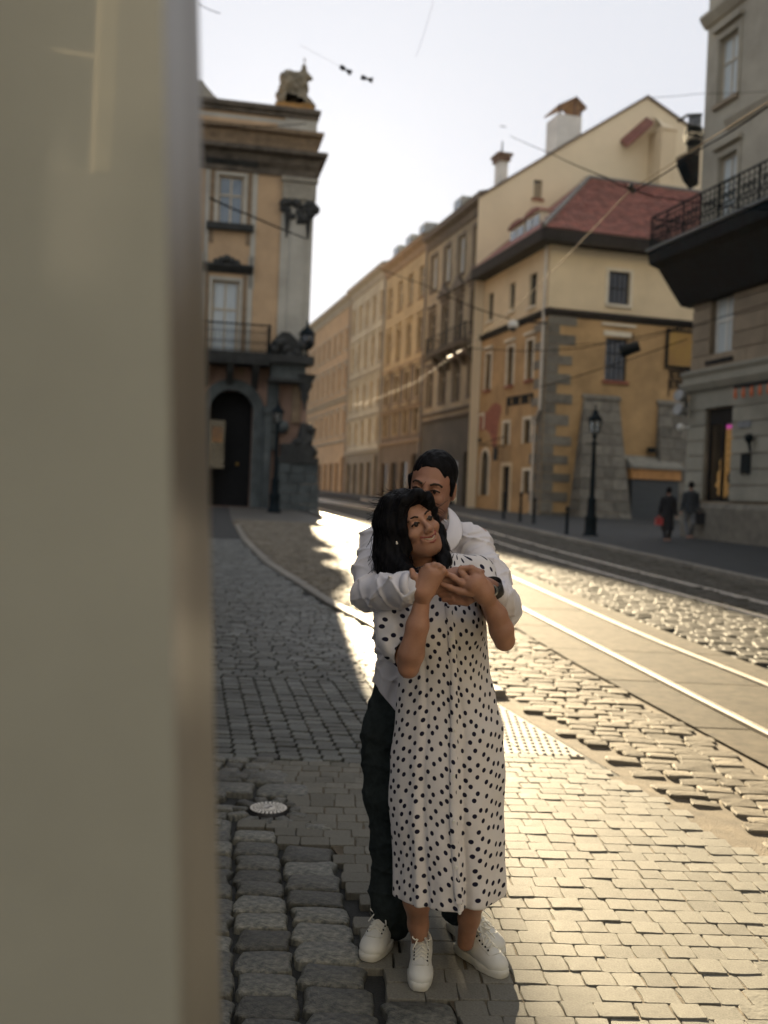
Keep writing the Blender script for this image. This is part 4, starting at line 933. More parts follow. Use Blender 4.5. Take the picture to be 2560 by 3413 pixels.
prt = FP.rect(693, 1300, 839, 1686); prt = (prt[0], prt[1], gz(46.5)-.0, prt[3])
zSp = prt[3]-(prt[1]-prt[0])*.5
wall(FP, 0, LP, ZK, ZPT, prep(winU)+prep(winM), pal_o, palace)
wall(FP, 0, LP, zb-.3, ZK, [prt], pal_p, palace, depth=.9)
for i, o in enumerate(prep(winU)+prep(winM)):
    window(FP, o, palace, frame_cream, glass_sky if i < 5 else curtain, 2, (.62,), surround=pal_g, split=(i in (0, 5)), fw=.09, bw=.09)
# grey fields: corner pilasters, panels
mb = MB(); aE = pa(931, 900)[0]; fbox(mb, FP, aE, LP+.06, ZK+.2, ZPT-.3, -.02, .08); fbox(mb, FP, aE+.45, LP-.3, ZK+.2, ZCR-2.5, .083, .15); mb.build('pilaster', pal_g, palace)
for o in prep(winU, 3)+prep(winM, 3):
    mb = MB(); t_ = .38
    fbox(mb, FP, o[0]-t_, o[0]-.17, o[2]-.9, o[3]+.35, -.02, .06); fbox(mb, FP, o[1]+.17, o[1]+t_, o[2]-.9, o[3]+.35, -.02, .06)
    mb.build('window_jamb', trimB, palace)
    mb = MB(); fprism(mb, FP, [(-.02, o[3]+.36), (.1, o[3]+.36), (.36, o[3]+.62), (.36, o[3]+.72), (-.02, o[3]+.8)], o[0]-.6, o[1]+.6); mb.build('window_cornice', pal_d, palace)
    mb = MB(); c_ = (o[0]+o[1])/2
    for k in range(5): mb.ball(FP.pt(c_+(k-2)*.24, o[3]+.98-.08*abs(k-2), .12), .2-.02*abs(k-2), 7, 5)
    mb.build('crest', pal_d, palace)
    if o[2] > winM[3]: mb = MB(); fbox(mb, FP, o[0]-.5, o[1]+.5, o[2]-.3, o[2]-.003, -.02, .3); mb.build('sill', pal_d, palace)
    zq_ = o[2]-2.9 if o[2] > winM[3] else o[2]-.1
    mb = MB(); fbox(mb, FP, o[0]-.62, o[0]-.385, zq_, o[3]+1.2, -.02, .045); fbox(mb, FP, o[1]+.385, o[1]+.62, zq_, o[3]+1.2, -.02, .045); mb.build('grey_strip', pal_g, palace)
# cornices
pal_c = mat('palace_cornice', (.13, .11, .085), rough=.85, var=.5, scale=2.0, bump=.4, bscale=10, dirt=.8)
def corn(zc, hgt, proj, a1x, m=pal_c, prof=None, a0=0):
    mb = MB(); pf = [(-.02, zc-hgt), (.12, zc-hgt), (.18, zc-hgt*.7), (proj*.45, zc-hgt*.5), (proj*.55, zc-hgt*.2), (proj, zc-.12), (proj+.04, zc+.06), (-.02, zc+.22)]
    n = len(pf); rgt_ = Vector((FP.u.x, FP.u.y, 0)); vs = []
    for o_, z_ in pf: vs.append(FP.pt(a0, z_, o_))
    for o_, z_ in pf: vs.append(FP.pt(LP+max(o_, 0)*.62, z_, o_))
    for o_, z_ in pf: vs.append(FP.pt(LP+max(o_, 0)*.62, z_, -14))
    fs = [(s_*n+i, s_*n+(i+1) % n, (s_+1)*n+(i+1) % n, (s_+1)*n+i) for s_ in range(2) for i in range(n)]
    mb.add(vs, fs); return mb.build('cornice', m, palace)
corn(pa(1010, 545)[1]+.25, .95, .85, 0)
corn(pa(1000, 460)[1]+.1, .75, .55, 0, trimB)
corn(ZPT+.05, .35, .3, 0, pal_c)
mb = MB(); fbox(mb, FP, 2, aE-.35, ZPT-1.55, ZPT-.6, -.02, .04); mb.build('frieze_panel', pal_o, palace)
mb = MB(); fbox(mb, FP, 0, LP, ZPT-1.9, ZPT-.4, -.02, .015); mb.build('frieze', pal_g, palace)
# pilaster capital: bulging fluted drum with hanging swags
zc_ = pa(960, 600)[1]; am = (aE+LP)/2
mb = MB(); fbox(mb, FP, aE-.06, LP+.2, zc_-.1, zc_+.1, -.02, .3); fbox(mb, FP, aE-.0, LP+.14, zc_-.9, zc_-.12, -.02, .2); mb.build('capital', trimC, palace)
mb = MB(); rg = random.Random(4)
for k in range(26): 
    a_ = am+rg.uniform(-.75, .75); z_ = zc_-1.0-rg.random()*1.1*(1-abs(a_-am)/1.6); mb.ball(FP.pt(a_, z_, .14), rg.uniform(.12, .24), 7, 5)
for da in (-.45, .55): mb.tube(FP.pt(am+da, zc_-1.6, .14), FP.pt(am+da, zc_-2.7, .08), .14, .04, 6)
mb.ball(FP.pt(LP+.1, zc_-1.3, .1), .26, 8, 6); mb.build('capital_swag', pal_d, palace)
# portal
arch_frame(FP, prt[0], prt[1], prt[2], zSp, prt[3], .5, -.02, .22, pal_s, 'portal_arch', palace)
mb = MB()
for s_ in (0, 1):
    ap = arch_pts(prt[0], prt[1], zSp, prt[3], 12); ap = ap[:7] if s_ == 0 else ap[6:]
    crn = (prt[0], prt[3]) if s_ == 0 else (prt[1], prt[3]); mb.add([FP.pt(*crn, -.004)]+[FP.pt(a_, z_, -.004) for a_, z_ in ap], [tuple(range(len(ap)+1))])
mb.build('arch_spandrel', pal_p, palace)
mb = MB(); fbox(mb, FP, prt[0], prt[1], prt[2]-.2, prt[3], -1.2, -.95); pd = mb.build('portal_door', frame_dark, palace)
mb = MB(); mb.ball(FP.pt(prt[1]-.6, prt[2]+2.0, -.9), .09); mb.build('handle', mat('brass', (.5, .33, .1), rough=.3, metal=1), pd)
mb = MB(); fbox(mb, FP, prt[0]-.75, prt[0]-.51, gz(46), zSp, -.02, .5); mb.build('portal_pier', pal_s, palace); mb = MB(); fbox(mb, FP, prt[1]+.51, prt[1]+.85, gz(46), zSp-.0, -.02, .5); fbox(mb, FP, prt[1]+.45, prt[1]+.95, zSp+.003, zSp+.3, -.02, .6); mb.build('portal_pier', pal_s, palace)
for o_ in (0,):
    r_ = FP.rect(690, 1400, 748, 1560); mb = MB(); fbox(mb, FP, r_[0]-1.5, r_[1], r_[2], r_[3], .0, .06); dc = mb.build('display_case', glass_dark, palace)
    mb = MB(); fbox(mb, FP, r_[0]+.2, r_[1]-.1, r_[2]+1.2, r_[3]-.3, .063, .09); mb.build('poster', mat('orange_poster', (.30, .15, .05), rough=.7, var=.8, scale=1.2, c2=(.05, .06, .06)), dc)
# balcony over the portal
b0 = pa(690, 1185)[0]; b1 = pa(893, 1185)[0]
balcony(FP, b0-3.0, b1, ZK+.35, 1.3, palace, pal_d, rail_h=1.25, nb=34, corb=5, th=.55, scroll=True)
# corner bay: heavy ledge on a pendant corbel, with an urn-like block and a lantern
l0, l1 = pa(893, 1200)[0], pa(1047, 1205, 1.2)[0]
mb = MB(); zl_ = pa(960, 1196)[1]
fbox(mb, FP, l0, l1, zl_-.35, zl_, -.02, 1.3); bay = mb.build('ledge', pal_d, palace)
mb = MB(); fbox(mb, FP, l0+.1, l1-.35, zl_-1.05, zl_-.353, -.02, .95); mb.build('frieze_block', pal_s, palace)
mb = MB(); fbox(mb, FP, l0+.0, l1-.25, zl_-1.2, zl_-1.053, -.02, 1.05); mb.build('architrave', pal_d, palace)
u0, u1 = pa(900, 1150, .8)[0], pa(1000, 1150, .8)[0]; zu = pa(950, 1118)[1]
mb = MB(); pts = [(u0-.1, zl_), (u0+.1, zl_+(zu-zl_)*.6), (u0+.5, zu), (u1-.5, zu), (u1-.05, zl_+(zu-zl_)*.6), (u1+.2, zl_)]; n = len(pts)
mb.add([FP.pt(a_, z_+.003, 1.0) for a_, z_ in pts]+[FP.pt(a_, z_+.003, .0) for a_, z_ in pts], [tuple(range(n))]+[(i, (i+1) % n, n+(i+1) % n, n+i) for i in range(n)])
for k in range(8): mb.ball(FP.pt(u0+.2+(u1-u0)*k/8, zl_+.25+.35*math.sin(k), 1.05), .24, 7, 5)
mb.build('carved_block', pal_d, palace)
c_ = pa(1018, 1255, .6); mb = MB(); mb.lathe(FP.pt(c_[0], c_[1]-1.25, .7), [(.03, -.35), (.07, 0), (.2, .3), (.16, .45), (.34, .8), (.3, .95), (.5, 1.3)], 12); mb.build('pendant', pal_d, palace)
# niche strips and figure stub around the pier
for (x0, x1, y0, y1, m_, dep_) in ((888, 925, 1270, 1500, pal_s, .3), (972, 1000, 1265, 1410, trimB, .2), (1000, 1020, 1260, 1560, pal_p, .12)):
    r_ = FP.rect(x0, y0, x1, y1); mb = MB(); fbox(mb, FP, r_[0], r_[1], r_[2], r_[3], -.02, dep_); mb.build('pier_strip', m_, palace)
mb = MB(); c_ = pa(945, 1420); pts = [FP.pt(c_[0]+1.35*math.cos(t_), c_[1]+1.3*math.sin(t_), .12) for t_ in np.linspace(-1.6, 0, 7)]; mb.path(pts, .2, 6); mb.ball(FP.pt(c_[0]-.05, c_[1]-.05, .3), .3, 8, 6); mb.build('scroll', pal_s, palace)
# rough plinth of the corner
r_ = FP.rect(928, 1560, 1060, 1700, 1.0); zt_ = FP.px(990, 1545, 1.0)[1]
a_ = r_[0]; z_ = gz(46)-.2; i = 0
hh = (zt_-z_)/5
for i in range(5):
    a_ = r_[0]-(.25 if i % 2 else 0)
    while a_ < r_[1]:
        w_ = rng.uniform(.5, .9); e_ = min(a_+w_, r_[1]); t = MB(); j = rng.uniform(0, .1)
        fbox(t, FP, max(a_, r_[0])+.012, e_-.012, z_+hh*i+.012, z_+hh*(i+1)-.012, -.02, 1.35-.07*i+j); t.build('plinth_stone', pal_s, palace); a_ += w_
mb = MB(); fbox(mb, FP, r_[0]-.1, r_[1]-.05, zt_+.003, zt_+.3, -.02, 1.2); fbox(mb, FP, r_[0]+.1, r_[1]-.3, zt_+.303, zt_+.9, -.02, .9); mb.build('plinth_cap', pal_d, palace)
mb = MB(); rg = random.Random(9)
for k in range(22):
    t_ = rg.random(); mb.ball(FP.pt(r_[0]+.5+t_*(r_[1]-r_[0]-.6), zt_+.5+rg.random()*(.5+.8*max(0, 1-abs(t_-.75)*3)), .55+rg.uniform(-.25, .25)), rg.uniform(.16, .33), 7, 5)
for k in range(5):
    z0q = zt_+.9+k*.22; mb.ball(FP.pt(r_[1]-.75, z0q, .55), .36-.05*k, 8, 6)
mb.build('trophy_carving', pal_d, palace)
# side wall and roof so that it is a real volume
mb = MB(); q0 = Vector(FP.pt(LP, 0)); q1 = q0-FP.n*16; mb.add([(q0.x, q0.y, zb-.3), (q1.x, q1.y, zb-.3), (q1.x, q1.y, ZPT), (q0.x, q0.y, ZPT)], [(0, 1, 2, 3)])
q3 = Vector(FP.pt(0, 0)); q4 = q3-FP.n*16; mb.add([(q3.x, q3.y, zb-.3), (q4.x, q4.y, zb-.3), (q4.x, q4.y, ZPT), (q3.x, q3.y, ZPT)], [(0, 1, 2, 3)]); mb.add([(q1.x, q1.y, zb-.3), (q4.x, q4.y, zb-.3), (q4.x, q4.y, ZPT), (q1.x, q1.y, ZPT)], [(0, 1, 2, 3)])
mb.add([(q0.x, q0.y, ZPT), (q1.x, q1.y, ZPT), (q4.x, q4.y, ZPT), (q3.x, q3.y, ZPT)], [(0, 1, 2, 3)]); mb.build('side_wall', pal_o, palace)
# roof gable shape rising to the left
mb = MB(); e0 = pa(731, 335); e1 = pa(672, 265); zq = e1[1]
pts = [(0, ZPT), (e0[0], ZPT), (e0[0], e0[1]+.1), (e1[0]+.6, e0[1]+.25), (e1[0], zq), (0, zq)]; n = len(pts)
mb.add([FP.pt(a_, z_, -.1) for a_, z_ in pts]+[FP.pt(a_, z_, -6) for a_, z_ in pts], [tuple(range(n))[::-1]]+[(i, (i+1) % n, n+(i+1) % n, n+i) for i in range(n)]); mb.build('attic', trimC, palace)

# ---------------------------------------------------------------- lamps, bollards
lglass = mat('lantern_glass', (.35, .38, .38), rough=.15, var=.1, bump=0, spec=.6); lglass.node_tree.nodes['Principled BSDF'].inputs['Transmission Weight'].default_value = .7
def lamp(px, pyb, pyt, label, d=None):
    b = G(px, pyb); top = P(px, pyt, b.y*1.0); H = (1.0)*((pyb-pyt)*b.y/FL); e = empty('street_lamp', b, label, 'street lamp', 'cast iron street lamps')
    s = H/4.3; m = iron
    mb = MB(); mb.lathe(b, [(.26*s, 0), (.26*s, .12*s), (.20*s, .16*s), (.19*s, .55*s), (.22*s, .62*s), (.15*s, .75*s), (.13*s, 1.15*s), (.15*s, 1.22*s), (.09*s, 1.32*s)], 12); mb.build('base', m, e)
    mb = MB(); mb.lathe(b, [(.085*s, 1.32*s), (.075*s, 2.2*s), (.06*s, 3.0*s), (.095*s, 3.05*s), (.05*s, 3.1*s), (.05*s, 3.2*s), (.10*s, 3.28*s), (.05*s, 3.34*s)], 10); mb.tube(b+Vector((-.3*s, 0, 3.02*s)), b+Vector((.3*s, 0, 3.02*s)), .018*s); mb.build('pole', m, e)
    g = MB(); z = 3.38*s; g.lathe(b, [(.13*s, z), (.21*s, z+.42*s)], 6); ln = g.build('lantern', lglass, e)
    mb = MB()
    for i in range(6):
        t = 2*math.pi*i/6; c, sn = math.cos(t), math.sin(t); mb.tube(b+Vector((.132*s*c, .132*s*sn, z)), b+Vector((.213*s*c, .213*s*sn, z+.42*s)), .014*s, None, 5)
    mb.lathe(b, [(.03*s, z-.03*s), (.14*s, z-.01*s), (.14*s, z+.015*s)], 6); mb.lathe(b, [(.25*s, z+.40*s), (.25*s, z+.44*s), (.15*s, z+.56*s), (.10*s, z+.60*s), (.10*s, z+.66*s), (.05*s, z+.72*s), (.02*s, z+.80*s), (.035*s, z+.84*s), (.001, z+.92*s)], 6); mb.build('lantern_frame', m, ln)
    mb = MB(); mb.lathe(b, [(.04*s, z+.05*s), (.05*s, z+.2*s), (.03*s, z+.3*s)], 8); mb.build('bulb', frame_white, ln)
    return e
lamp(1967, 1793, 1347, 'black cast iron street lamp before the ochre corner house')
lamp(914, 1708, 1330, 'nearer black cast iron street lamp before the palace portal')
lb = lamp(935, 1690, 1262, 'taller street lamp rising just behind another lamp by the palace corner')
# lantern standing on the palace ledge
b = Vector(FP.pt(pa(1022, 1180, .7)[0], zl_, .7)); e = empty('ledge_lantern', b, 'black lantern standing on the palace corner ledge', 'lantern')
mb = MB(); mb.lathe(b, [(.12, 0), (.06, .15), (.05, .35), (.1, .4)], 8); mb.build('stem', iron, e)
mb = MB(); mb.lathe(b, [(.2, .4), (.36, .6), (.36, 1.0), (.25, 1.12)], 8); mb.build('lantern', glass_dark, e)
mb = MB(); mb.lathe(b, [(.42, 1.08), (.2, 1.35), (.08, 1.45), (.05, 1.7), (.001, 1.8)], 8); mb.build('lantern_roof', iron, e)
def bollard(px, py, pyt, label):
    b = G(px, py); H = (py-pyt)*b.y/FL; e = empty('bollard', b, label, 'bollard', 'slim black bollards along the far kerb')
    mb = MB(); mb.lathe(b, [(.09, 0), (.09, .08), (.055, .12), (.05, H-.15), (.075, H-.12), (.075, H-.06), (.04, H), (.001, H+.02)], 10); mb.build('post', iron, e)
for a_ in ((1888, 1788, 1688, 'black bollard left of the street lamp, nearest of four'), (1778, 1752, 1660, 'black bollard before the ochre house corner downpipe'), (1733, 1745, 1640, 'black bollard before the small ground window'), (1678, 1736, 1640, 'black bollard in line with the ochre house door')): bollard(*a_)

# ---------------------------------------------------------------- statue on the palace roof: crouching creature with raised wing tip
sb_ = FP.px(985, 360, -.2); c = Vector(FP.pt(sb_[0], ZPT+.2, -.3)); stt = empty('roof_statue', c, 'weathered stone crouching creature with a pointed crest on the palace roof corner', 'statue')

# ---------------------------------------------------------------- overhead wires
def wire(name, pts, r, m, label, cat='wire', sag=0.0, grp=None):
    mb = MB(); pp = []
    for a, b in zip(pts, pts[1:]):
        n = 8
        for i in range(n): t = i/n; p = Vector(a).lerp(Vector(b), t); p.z -= sag*4*t*(1-t); pp.append(p)
    pp.append(Vector(pts[-1])); mb.path(pp, r, 5); o = mb.build(name, m); return tag(o, label, cat, grp)
copper = mat('copper_wire', (.20, .12, .05), rough=.7, var=.1, bump=0, metal=.6)
wdark = mat('dark_wire', (.008, .008, .01), rough=.9, bump=0, spec=.0)
cw = empty('contact_wire', P(2104, 631, 13.2), 'golden sunlit tram contact wire slanting down over the ochre house to the far street', 'wire')
mb = MB(); mb.path([P(2560, 340, 9.5), P(2350, 473, 11.0), P(2104, 631, 13.2)], .006, 6); mb.path([P(2104, 631, 13.2), P(1786, 962, 18), P(1545, 1172, 24)], .0075, 6); mb.path([P(1500, 1192, 26), P(1392, 1271, 33), P(1230, 1340, 41)], .0055, 6); mb.path([P(1230, 1340, 41), P(1120, 1360, 75)], .006, 6); mb.build('wire', copper, cw)
mb = MB(); mb.tube(P(2098, 620, 13.2), P(2116, 642, 13.2), .045, .03, 8); mb.ball(P(2104, 620, 13.2), .035); mb.build('clamp', black, cw)
mb = MB(); mb.tube(P(1545, 1172, 24), P(1528, 1180, 24.5), .06, .06, 8); mb.tube(P(1515, 1188, 25), P(1498, 1195, 26), .07, .07, 8); mb.build('insulator', rt, cw)
W = [([P(2104, 631, 13.2), P(2022, 592, 16), P(1844, 515, 24), P(1700, 452, 40)], .010, 'thin wire from the clamp up to the left across the cream gable'),
     ([P(2080, 615, 14), P(2180, 655, 14.5), P(2560, 700, 15)], .008, 'thin wire from the clamp to the right before the red roof'),
     ([P(2560, 355, 9.8), P(2350, 488, 11.2), P(2110, 640, 13.3)], .008, 'dark wire running just under the contact wire at the upper right'),
     ([P(700, 660, 30), P(831, 717, 34), P(1017, 794, 44)], .03, 'dark wire slanting down across the palace wall'),
     ([P(700, 415, 40), P(860, 422, 43), P(1020, 412, 46)], .02, 'faint wire crossing the palace cornice'),
     ([P(1257, 893, 50), P(1408, 947, 40), P(1577, 1024, 32), P(1700, 1062, 28)], .018, 'dark span wire across the golden terraced house'),
     ([P(1565, 1160, 44), P(1750, 1170, 40), P(1940, 1160, 36), P(2300, 1085, 28)], .018, 'span wire crossing the ochre house at first floor height'),
     ([P(1800, 1290, 44), P(2000, 1230, 38), P(2290, 1130, 30)], .016, 'span wire rising to the right below the first floor window'),
     ([P(1900, 1150, 44), P(2150, 1130, 36), P(2560, 1010, 26)], .014, 'span wire rising to the right before the banner'),
     ([P(1445, 0, 20), P(1420, 90, 20), P(1386, 190, 20)], .003, 'thin pale wire in the sky above the couple'),
     ([P(655, 10, 20), P(735, 45, 20)], .008, 'short thin wire in the sky beside the pillar'),
     ([P(2170, 325, 30), P(2330, 312, 30), P(2560, 305, 30)], .008, 'faint wire in the sky reaching the grey building')]
for pts, r_, lab in W: wire('overhead_wire', pts, r_, wdark, lab, sag=.02, grp='thin overhead wires')
# the two small insulators that hang in the sky
for (x0, y0, x1, y1, lab) in ((1135, 222, 1170, 243, 'left one of the two small dark insulators hanging in the sky'), (1204, 257, 1242, 268, 'right one of the two small dark insulators hanging in the sky')):
    a_, b_ = P(x0, y0, 22), P(x1, y1, 22); mb = MB(); d__ = b_-a_
    mb.tube(a_, a_+d__*.4, .055, .05, 8); mb.tube(a_+d__*.4, a_+d__*.62, .022, .022, 8); mb.tube(a_+d__*.62, b_, .035, .065, 8); o = mb.build('wire_insulator', black); tag(o, lab, 'insulator', 'small insulators in the sky')
wire('insulator_wire', [P(1000, 150, 22), P(1135, 222, 22)], .0025, wdark, 'hair-thin wire left of the two insulators', sag=0, grp='thin overhead wires')

# ---------------------------------------------------------------- blurred polished pillar close to the lens
pstone = mat('polished_grey_stone', (.35, .37, .35), rough=.35, var=.10, scale=2.5, bump=0, coat=.6, spec=.5)
pedge = mat('polished_stone_edge', (.15, .14, .12), rough=.42, var=.12, scale=3, bump=0, coat=0, spec=.5)
b1_, t1_ = P(600, 3413, .66), P(545, 0, .66); b2_, t2_ = P(738, 3413, .98), P(662, 0, .98)
def ext(a, b, z): t = (z-a.z)/(b.z-a.z); return a+(b-a)*t
z0, z1 = 0.0, 3.2
n1b, n1t, n2b, n2t = ext(b1_, t1_, z0), ext(b1_, t1_, z1), ext(b2_, t2_, z0), ext(b2_, t2_, z1)
n0b, n0t = Vector((-1.6, .42, z0)), Vector((-1.6, .42, z1)); n3b, n3t = Vector((-1.6, 1.5, z0)), Vector((-1.6, 1.5, z1))
pl = empty('stone_pillar', (-.8, .9, 0), 'out of focus polished grey stone pillar close to the lens at the left edge', 'pillar')
mb = MB(); mb.add([n0b, n1b, n1t, n0t, n2b, n2t, n3b, n3t], [(0, 1, 2, 3), (4, 6, 7, 5), (0, 3, 7, 6), (3, 2, 5, 7)]); mb.build('shaft', pstone, pl)
mb = MB(); mb.add([n1b, n2b, n2t, n1t], [(0, 1, 2, 3)]); mb.build('polished_face', pedge, pl)

# ---------------------------------------------------------------- unseen blocks added behind and beside the camera to shade the street
bk = mat('plain_stucco', (.13, .13, .13), rough=.9, var=.2, scale=.8, bump=.2)
def block(x0, y0, u, L_, D_, zt, label):
    F = Facade(x0, y0, u); e = empty('occluder', F.pt(L_/2, gz(y0)), label, 'house'); n = int(L_/3.2); W_ = L_/n
    ops = [(W_*(i+.5)-.6, W_*(i+.5)+.6, z_, z_+2.1) for i in range(n) for z_ in (1.2, 5.2, 9.2, 12.8) if z_+2.2 < zt]
    wall(F, 0, L_, -1, zt, ops, bk, e)
    for o in ops: window(F, o, e, frame_cream, glass_dark, 2, (.6,), surround=trimC)
    mb = MB(); fbox(mb, F, 0, L_, -1, zt+.3, -D_, -.35); mb.build('body', bk, e)
block(-3.2, 1.9, (0, 1), 12.5, 6, 14, 'added unseen townhouse along the left pavement beyond the pillar') 
block(14, -9, (-1, 0), 30, 6, 15, 'added unseen townhouse closing the street behind the camera')
# ================================================================== ORGANIC SHAPES (distance fields -> meshes)
class Field:
    def __init__(s, lo, hi, h):
        s.h = h; s.lo = np.array(lo, float); n = np.ceil((np.array(hi, float)-s.lo)/h).astype(int)+1; s.n = n
        s.ax = [s.lo[i]+h*np.arange(n[i]) for i in range(3)]; s.D = np.full(n, .25, np.float32)
    def sl(s, lo, hi, m):
        r = []
        for i in range(3):
            a = int(max(0, math.floor((lo[i]-m-s.lo[i])/s.h))); b = int(min(s.n[i], math.ceil((hi[i]+m-s.lo[i])/s.h)+1)); r.append(slice(a, max(a, b)))
        return tuple(r)
    def grid(s, r): return s.ax[0][r[0]][:, None, None], s.ax[1][r[1]][None, :, None], s.ax[2][r[2]][None, None, :]
    def mix(s, r, d, k, op):
        A = s.D[r]; d = d.astype(np.float32)
        if op == 'sub': d = -d; h = np.maximum(k-np.abs(A-d), 0)/k; s.D[r] = np.maximum(A, d)+h*h*k*.25
        elif op == 'int': h = np.maximum(k-np.abs(A-d), 0)/k; s.D[r] = np.maximum(A, d)+h*h*k*.25
        else: h = np.maximum(k-np.abs(A-d), 0)/k; s.D[r] = np.minimum(A, d)-h*h*k*.25
    def cone(s, a, b, ra, rb, k=.01, op='add', flat=None):
        a = np.array(a, float); b = np.array(b, float); R_ = max(ra, rb); r = s.sl(np.minimum(a, b)-R_, np.maximum(a, b)+R_, k+.012)
        X, Y, Z = s.grid(r); ba = b-a; L2 = max(ba@ba, 1e-9); t = np.clip(((X-a[0])*ba[0]+(Y-a[1])*ba[1]+(Z-a[2])*ba[2])/L2, 0, 1)
        d = np.sqrt((X-a[0]-t*ba[0])**2+(Y-a[1]-t*ba[1])**2+(Z-a[2]-t*ba[2])**2)-(ra+(rb-ra)*t); s.mix(r, d, k, op); return s
    def chain(s, pts, rs, k=.01, op='add'):
        for i in range(len(pts)-1): s.cone(pts[i], pts[i+1], rs[i], rs[i+1], k, op)
        return s
    def ell(s, c, r3, k=.01, op='add', rot=None):
        c = np.array(c, float); r3 = np.array(r3, float); m = max(r3); r = s.sl(c-m, c+m, k+.012); X, Y, Z = s.grid(r); X = X-c[0]; Y = Y-c[1]; Z = Z-c[2]
        if rot is not None: M = np.array(rot.to_3x3().inverted() if hasattr(rot, 'to_3x3') else rot); X, Y, Z = (M[0][0]*X+M[0][1]*Y+M[0][2]*Z, M[1][0]*X+M[1][1]*Y+M[1][2]*Z, M[2][0]*X+M[2][1]*Y+M[2][2]*Z)
        q = np.sqrt((X/r3[0])**2+(Y/r3[1])**2+(Z/r3[2])**2); g = np.sqrt((X/r3[0]**2)**2+(Y/r3[1]**2)**2+(Z/r3[2]**2)**2)+1e-9
        d = q*(q-1)/g; s.mix(r, d, k, op); return s
    def loft(s, sec, k=.01, op='add', mod=None, caps=True):
        """sec rows: z, cx, cy, rx, ry (z rising)"""
        S = np.array(sec, float); z0, z1 = S[0, 0], S[-1, 0]; m = S[:, 3:5].max()*1.15
        r = s.sl((S[:, 1].min()-m, S[:, 2].min()-m, z0), (S[:, 1].max()+m, S[:, 2].max()+m, z1), k+.012); X, Y, Z = s.grid(r); z = s.ax[2][r[2]]
        f = [np.interp(z, S[:, 0], S[:, i])[None, None, :] for i in range(1, 5)]; dx = (X-f[0]); dy = (Y-f[1]); q = np.sqrt((dx/f[2])**2+(dy/f[3])**2)+1e-6
        d = (q-1)*np.minimum(f[2], f[3])
        if mod is not None: d = d-mod(np.arctan2(dx, -dy), Z)
        if caps: e = np.maximum(z0-Z, Z-z1); d = np.maximum(d, e)
        s.mix(r, d, k, op); return s
    def half(s, p, n, k=.005):      # keep the side the normal points away from
        r = (slice(None),)*3; X, Y, Z = s.grid(r); n = np.array(n, float); n /= np.linalg.norm(n); s.mix(r, (X-p[0])*n[0]+(Y-p[1])*n[1]+(Z-p[2])*n[2]+0*s.D, k, 'int'); return s
    def wrinkle(s, fn, amp):
        r = (slice(None),)*3; X, Y, Z = s.grid(r); band = np.abs(s.D) < .05; W = fn(X, Y, Z)*amp; s.D = np.where(band, s.D+W, s.D).astype(np.float32); return s
    def mesh(s):
        D = s.D; I = D < 0; n = D.shape
        c = [D[i:n[0]-1+i, j:n[1]-1+j, k:n[2]-1+k] for i in (0, 1) for j in (0, 1) for k in (0, 1)]
        cnt = sum((x < 0).astype(np.int8) for x in c); act = (cnt > 0) & (cnt < 8); idx = -np.ones(act.shape, np.int64); ijk = np.argwhere(act); idx[act] = np.arange(len(ijk))
        cv = np.stack([x[act] for x in c], 1); acc = np.zeros((len(ijk), 3)); num = np.zeros(len(ijk)); off = np.array([(i, j, k) for i in (0, 1) for j in (0, 1) for k in (0, 1)], float)
        for a in range(8):
            for b in range(a+1, 8):
                if np.abs(off[a]-off[b]).sum() != 1: continue
                m = (cv[:, a] < 0) != (cv[:, b] < 0); t = np.where(m, cv[:, a]/(cv[:, a]-cv[:, b]+1e-12*(~m)), 0); p = off[a]+(off[b]-off[a])*t[:, None]; acc += p*m[:, None]; num += m
        V = s.lo+(ijk+acc/num[:, None])*s.h; Q = []
        for ax in range(3):
            o = [1, 1, 1]; o[ax] = 0; sl0 = [slice(o_, None) for o_ in o]; sl1 = list(sl0)
            sl0[ax] = slice(0, n[ax]-1); sl1[ax] = slice(1, None)
            # interior edges only
            a = I[tuple(slice(1, n[i]-1) if i != ax else slice(0, n[i]-1) for i in range(3))]; b = I[tuple(slice(1, n[i]-1) if i != ax else slice(1, n[i]) for i in range(3))]
            E = np.argwhere(a != b); fl = a[a != b]; base = E.copy()
            for i in range(3):
                if i != ax: base[:, i] += 1
            u, v = [i for i in range(3) if i != ax]
            def cell(du, dv): q = base.copy(); q[:, u] -= du; q[:, v] -= dv; return idx[q[:, 0], q[:, 1], q[:, 2]]
            q = np.stack([cell(1, 1), cell(0, 1), cell(0, 0), cell(1, 0)], 1)
            if ax == 1: fl = ~fl
            q[~fl] = q[~fl][:, ::-1]; Q.append(q)
        Q = np.concatenate(Q); Q = Q[(Q >= 0).all(1)]; return V, Q
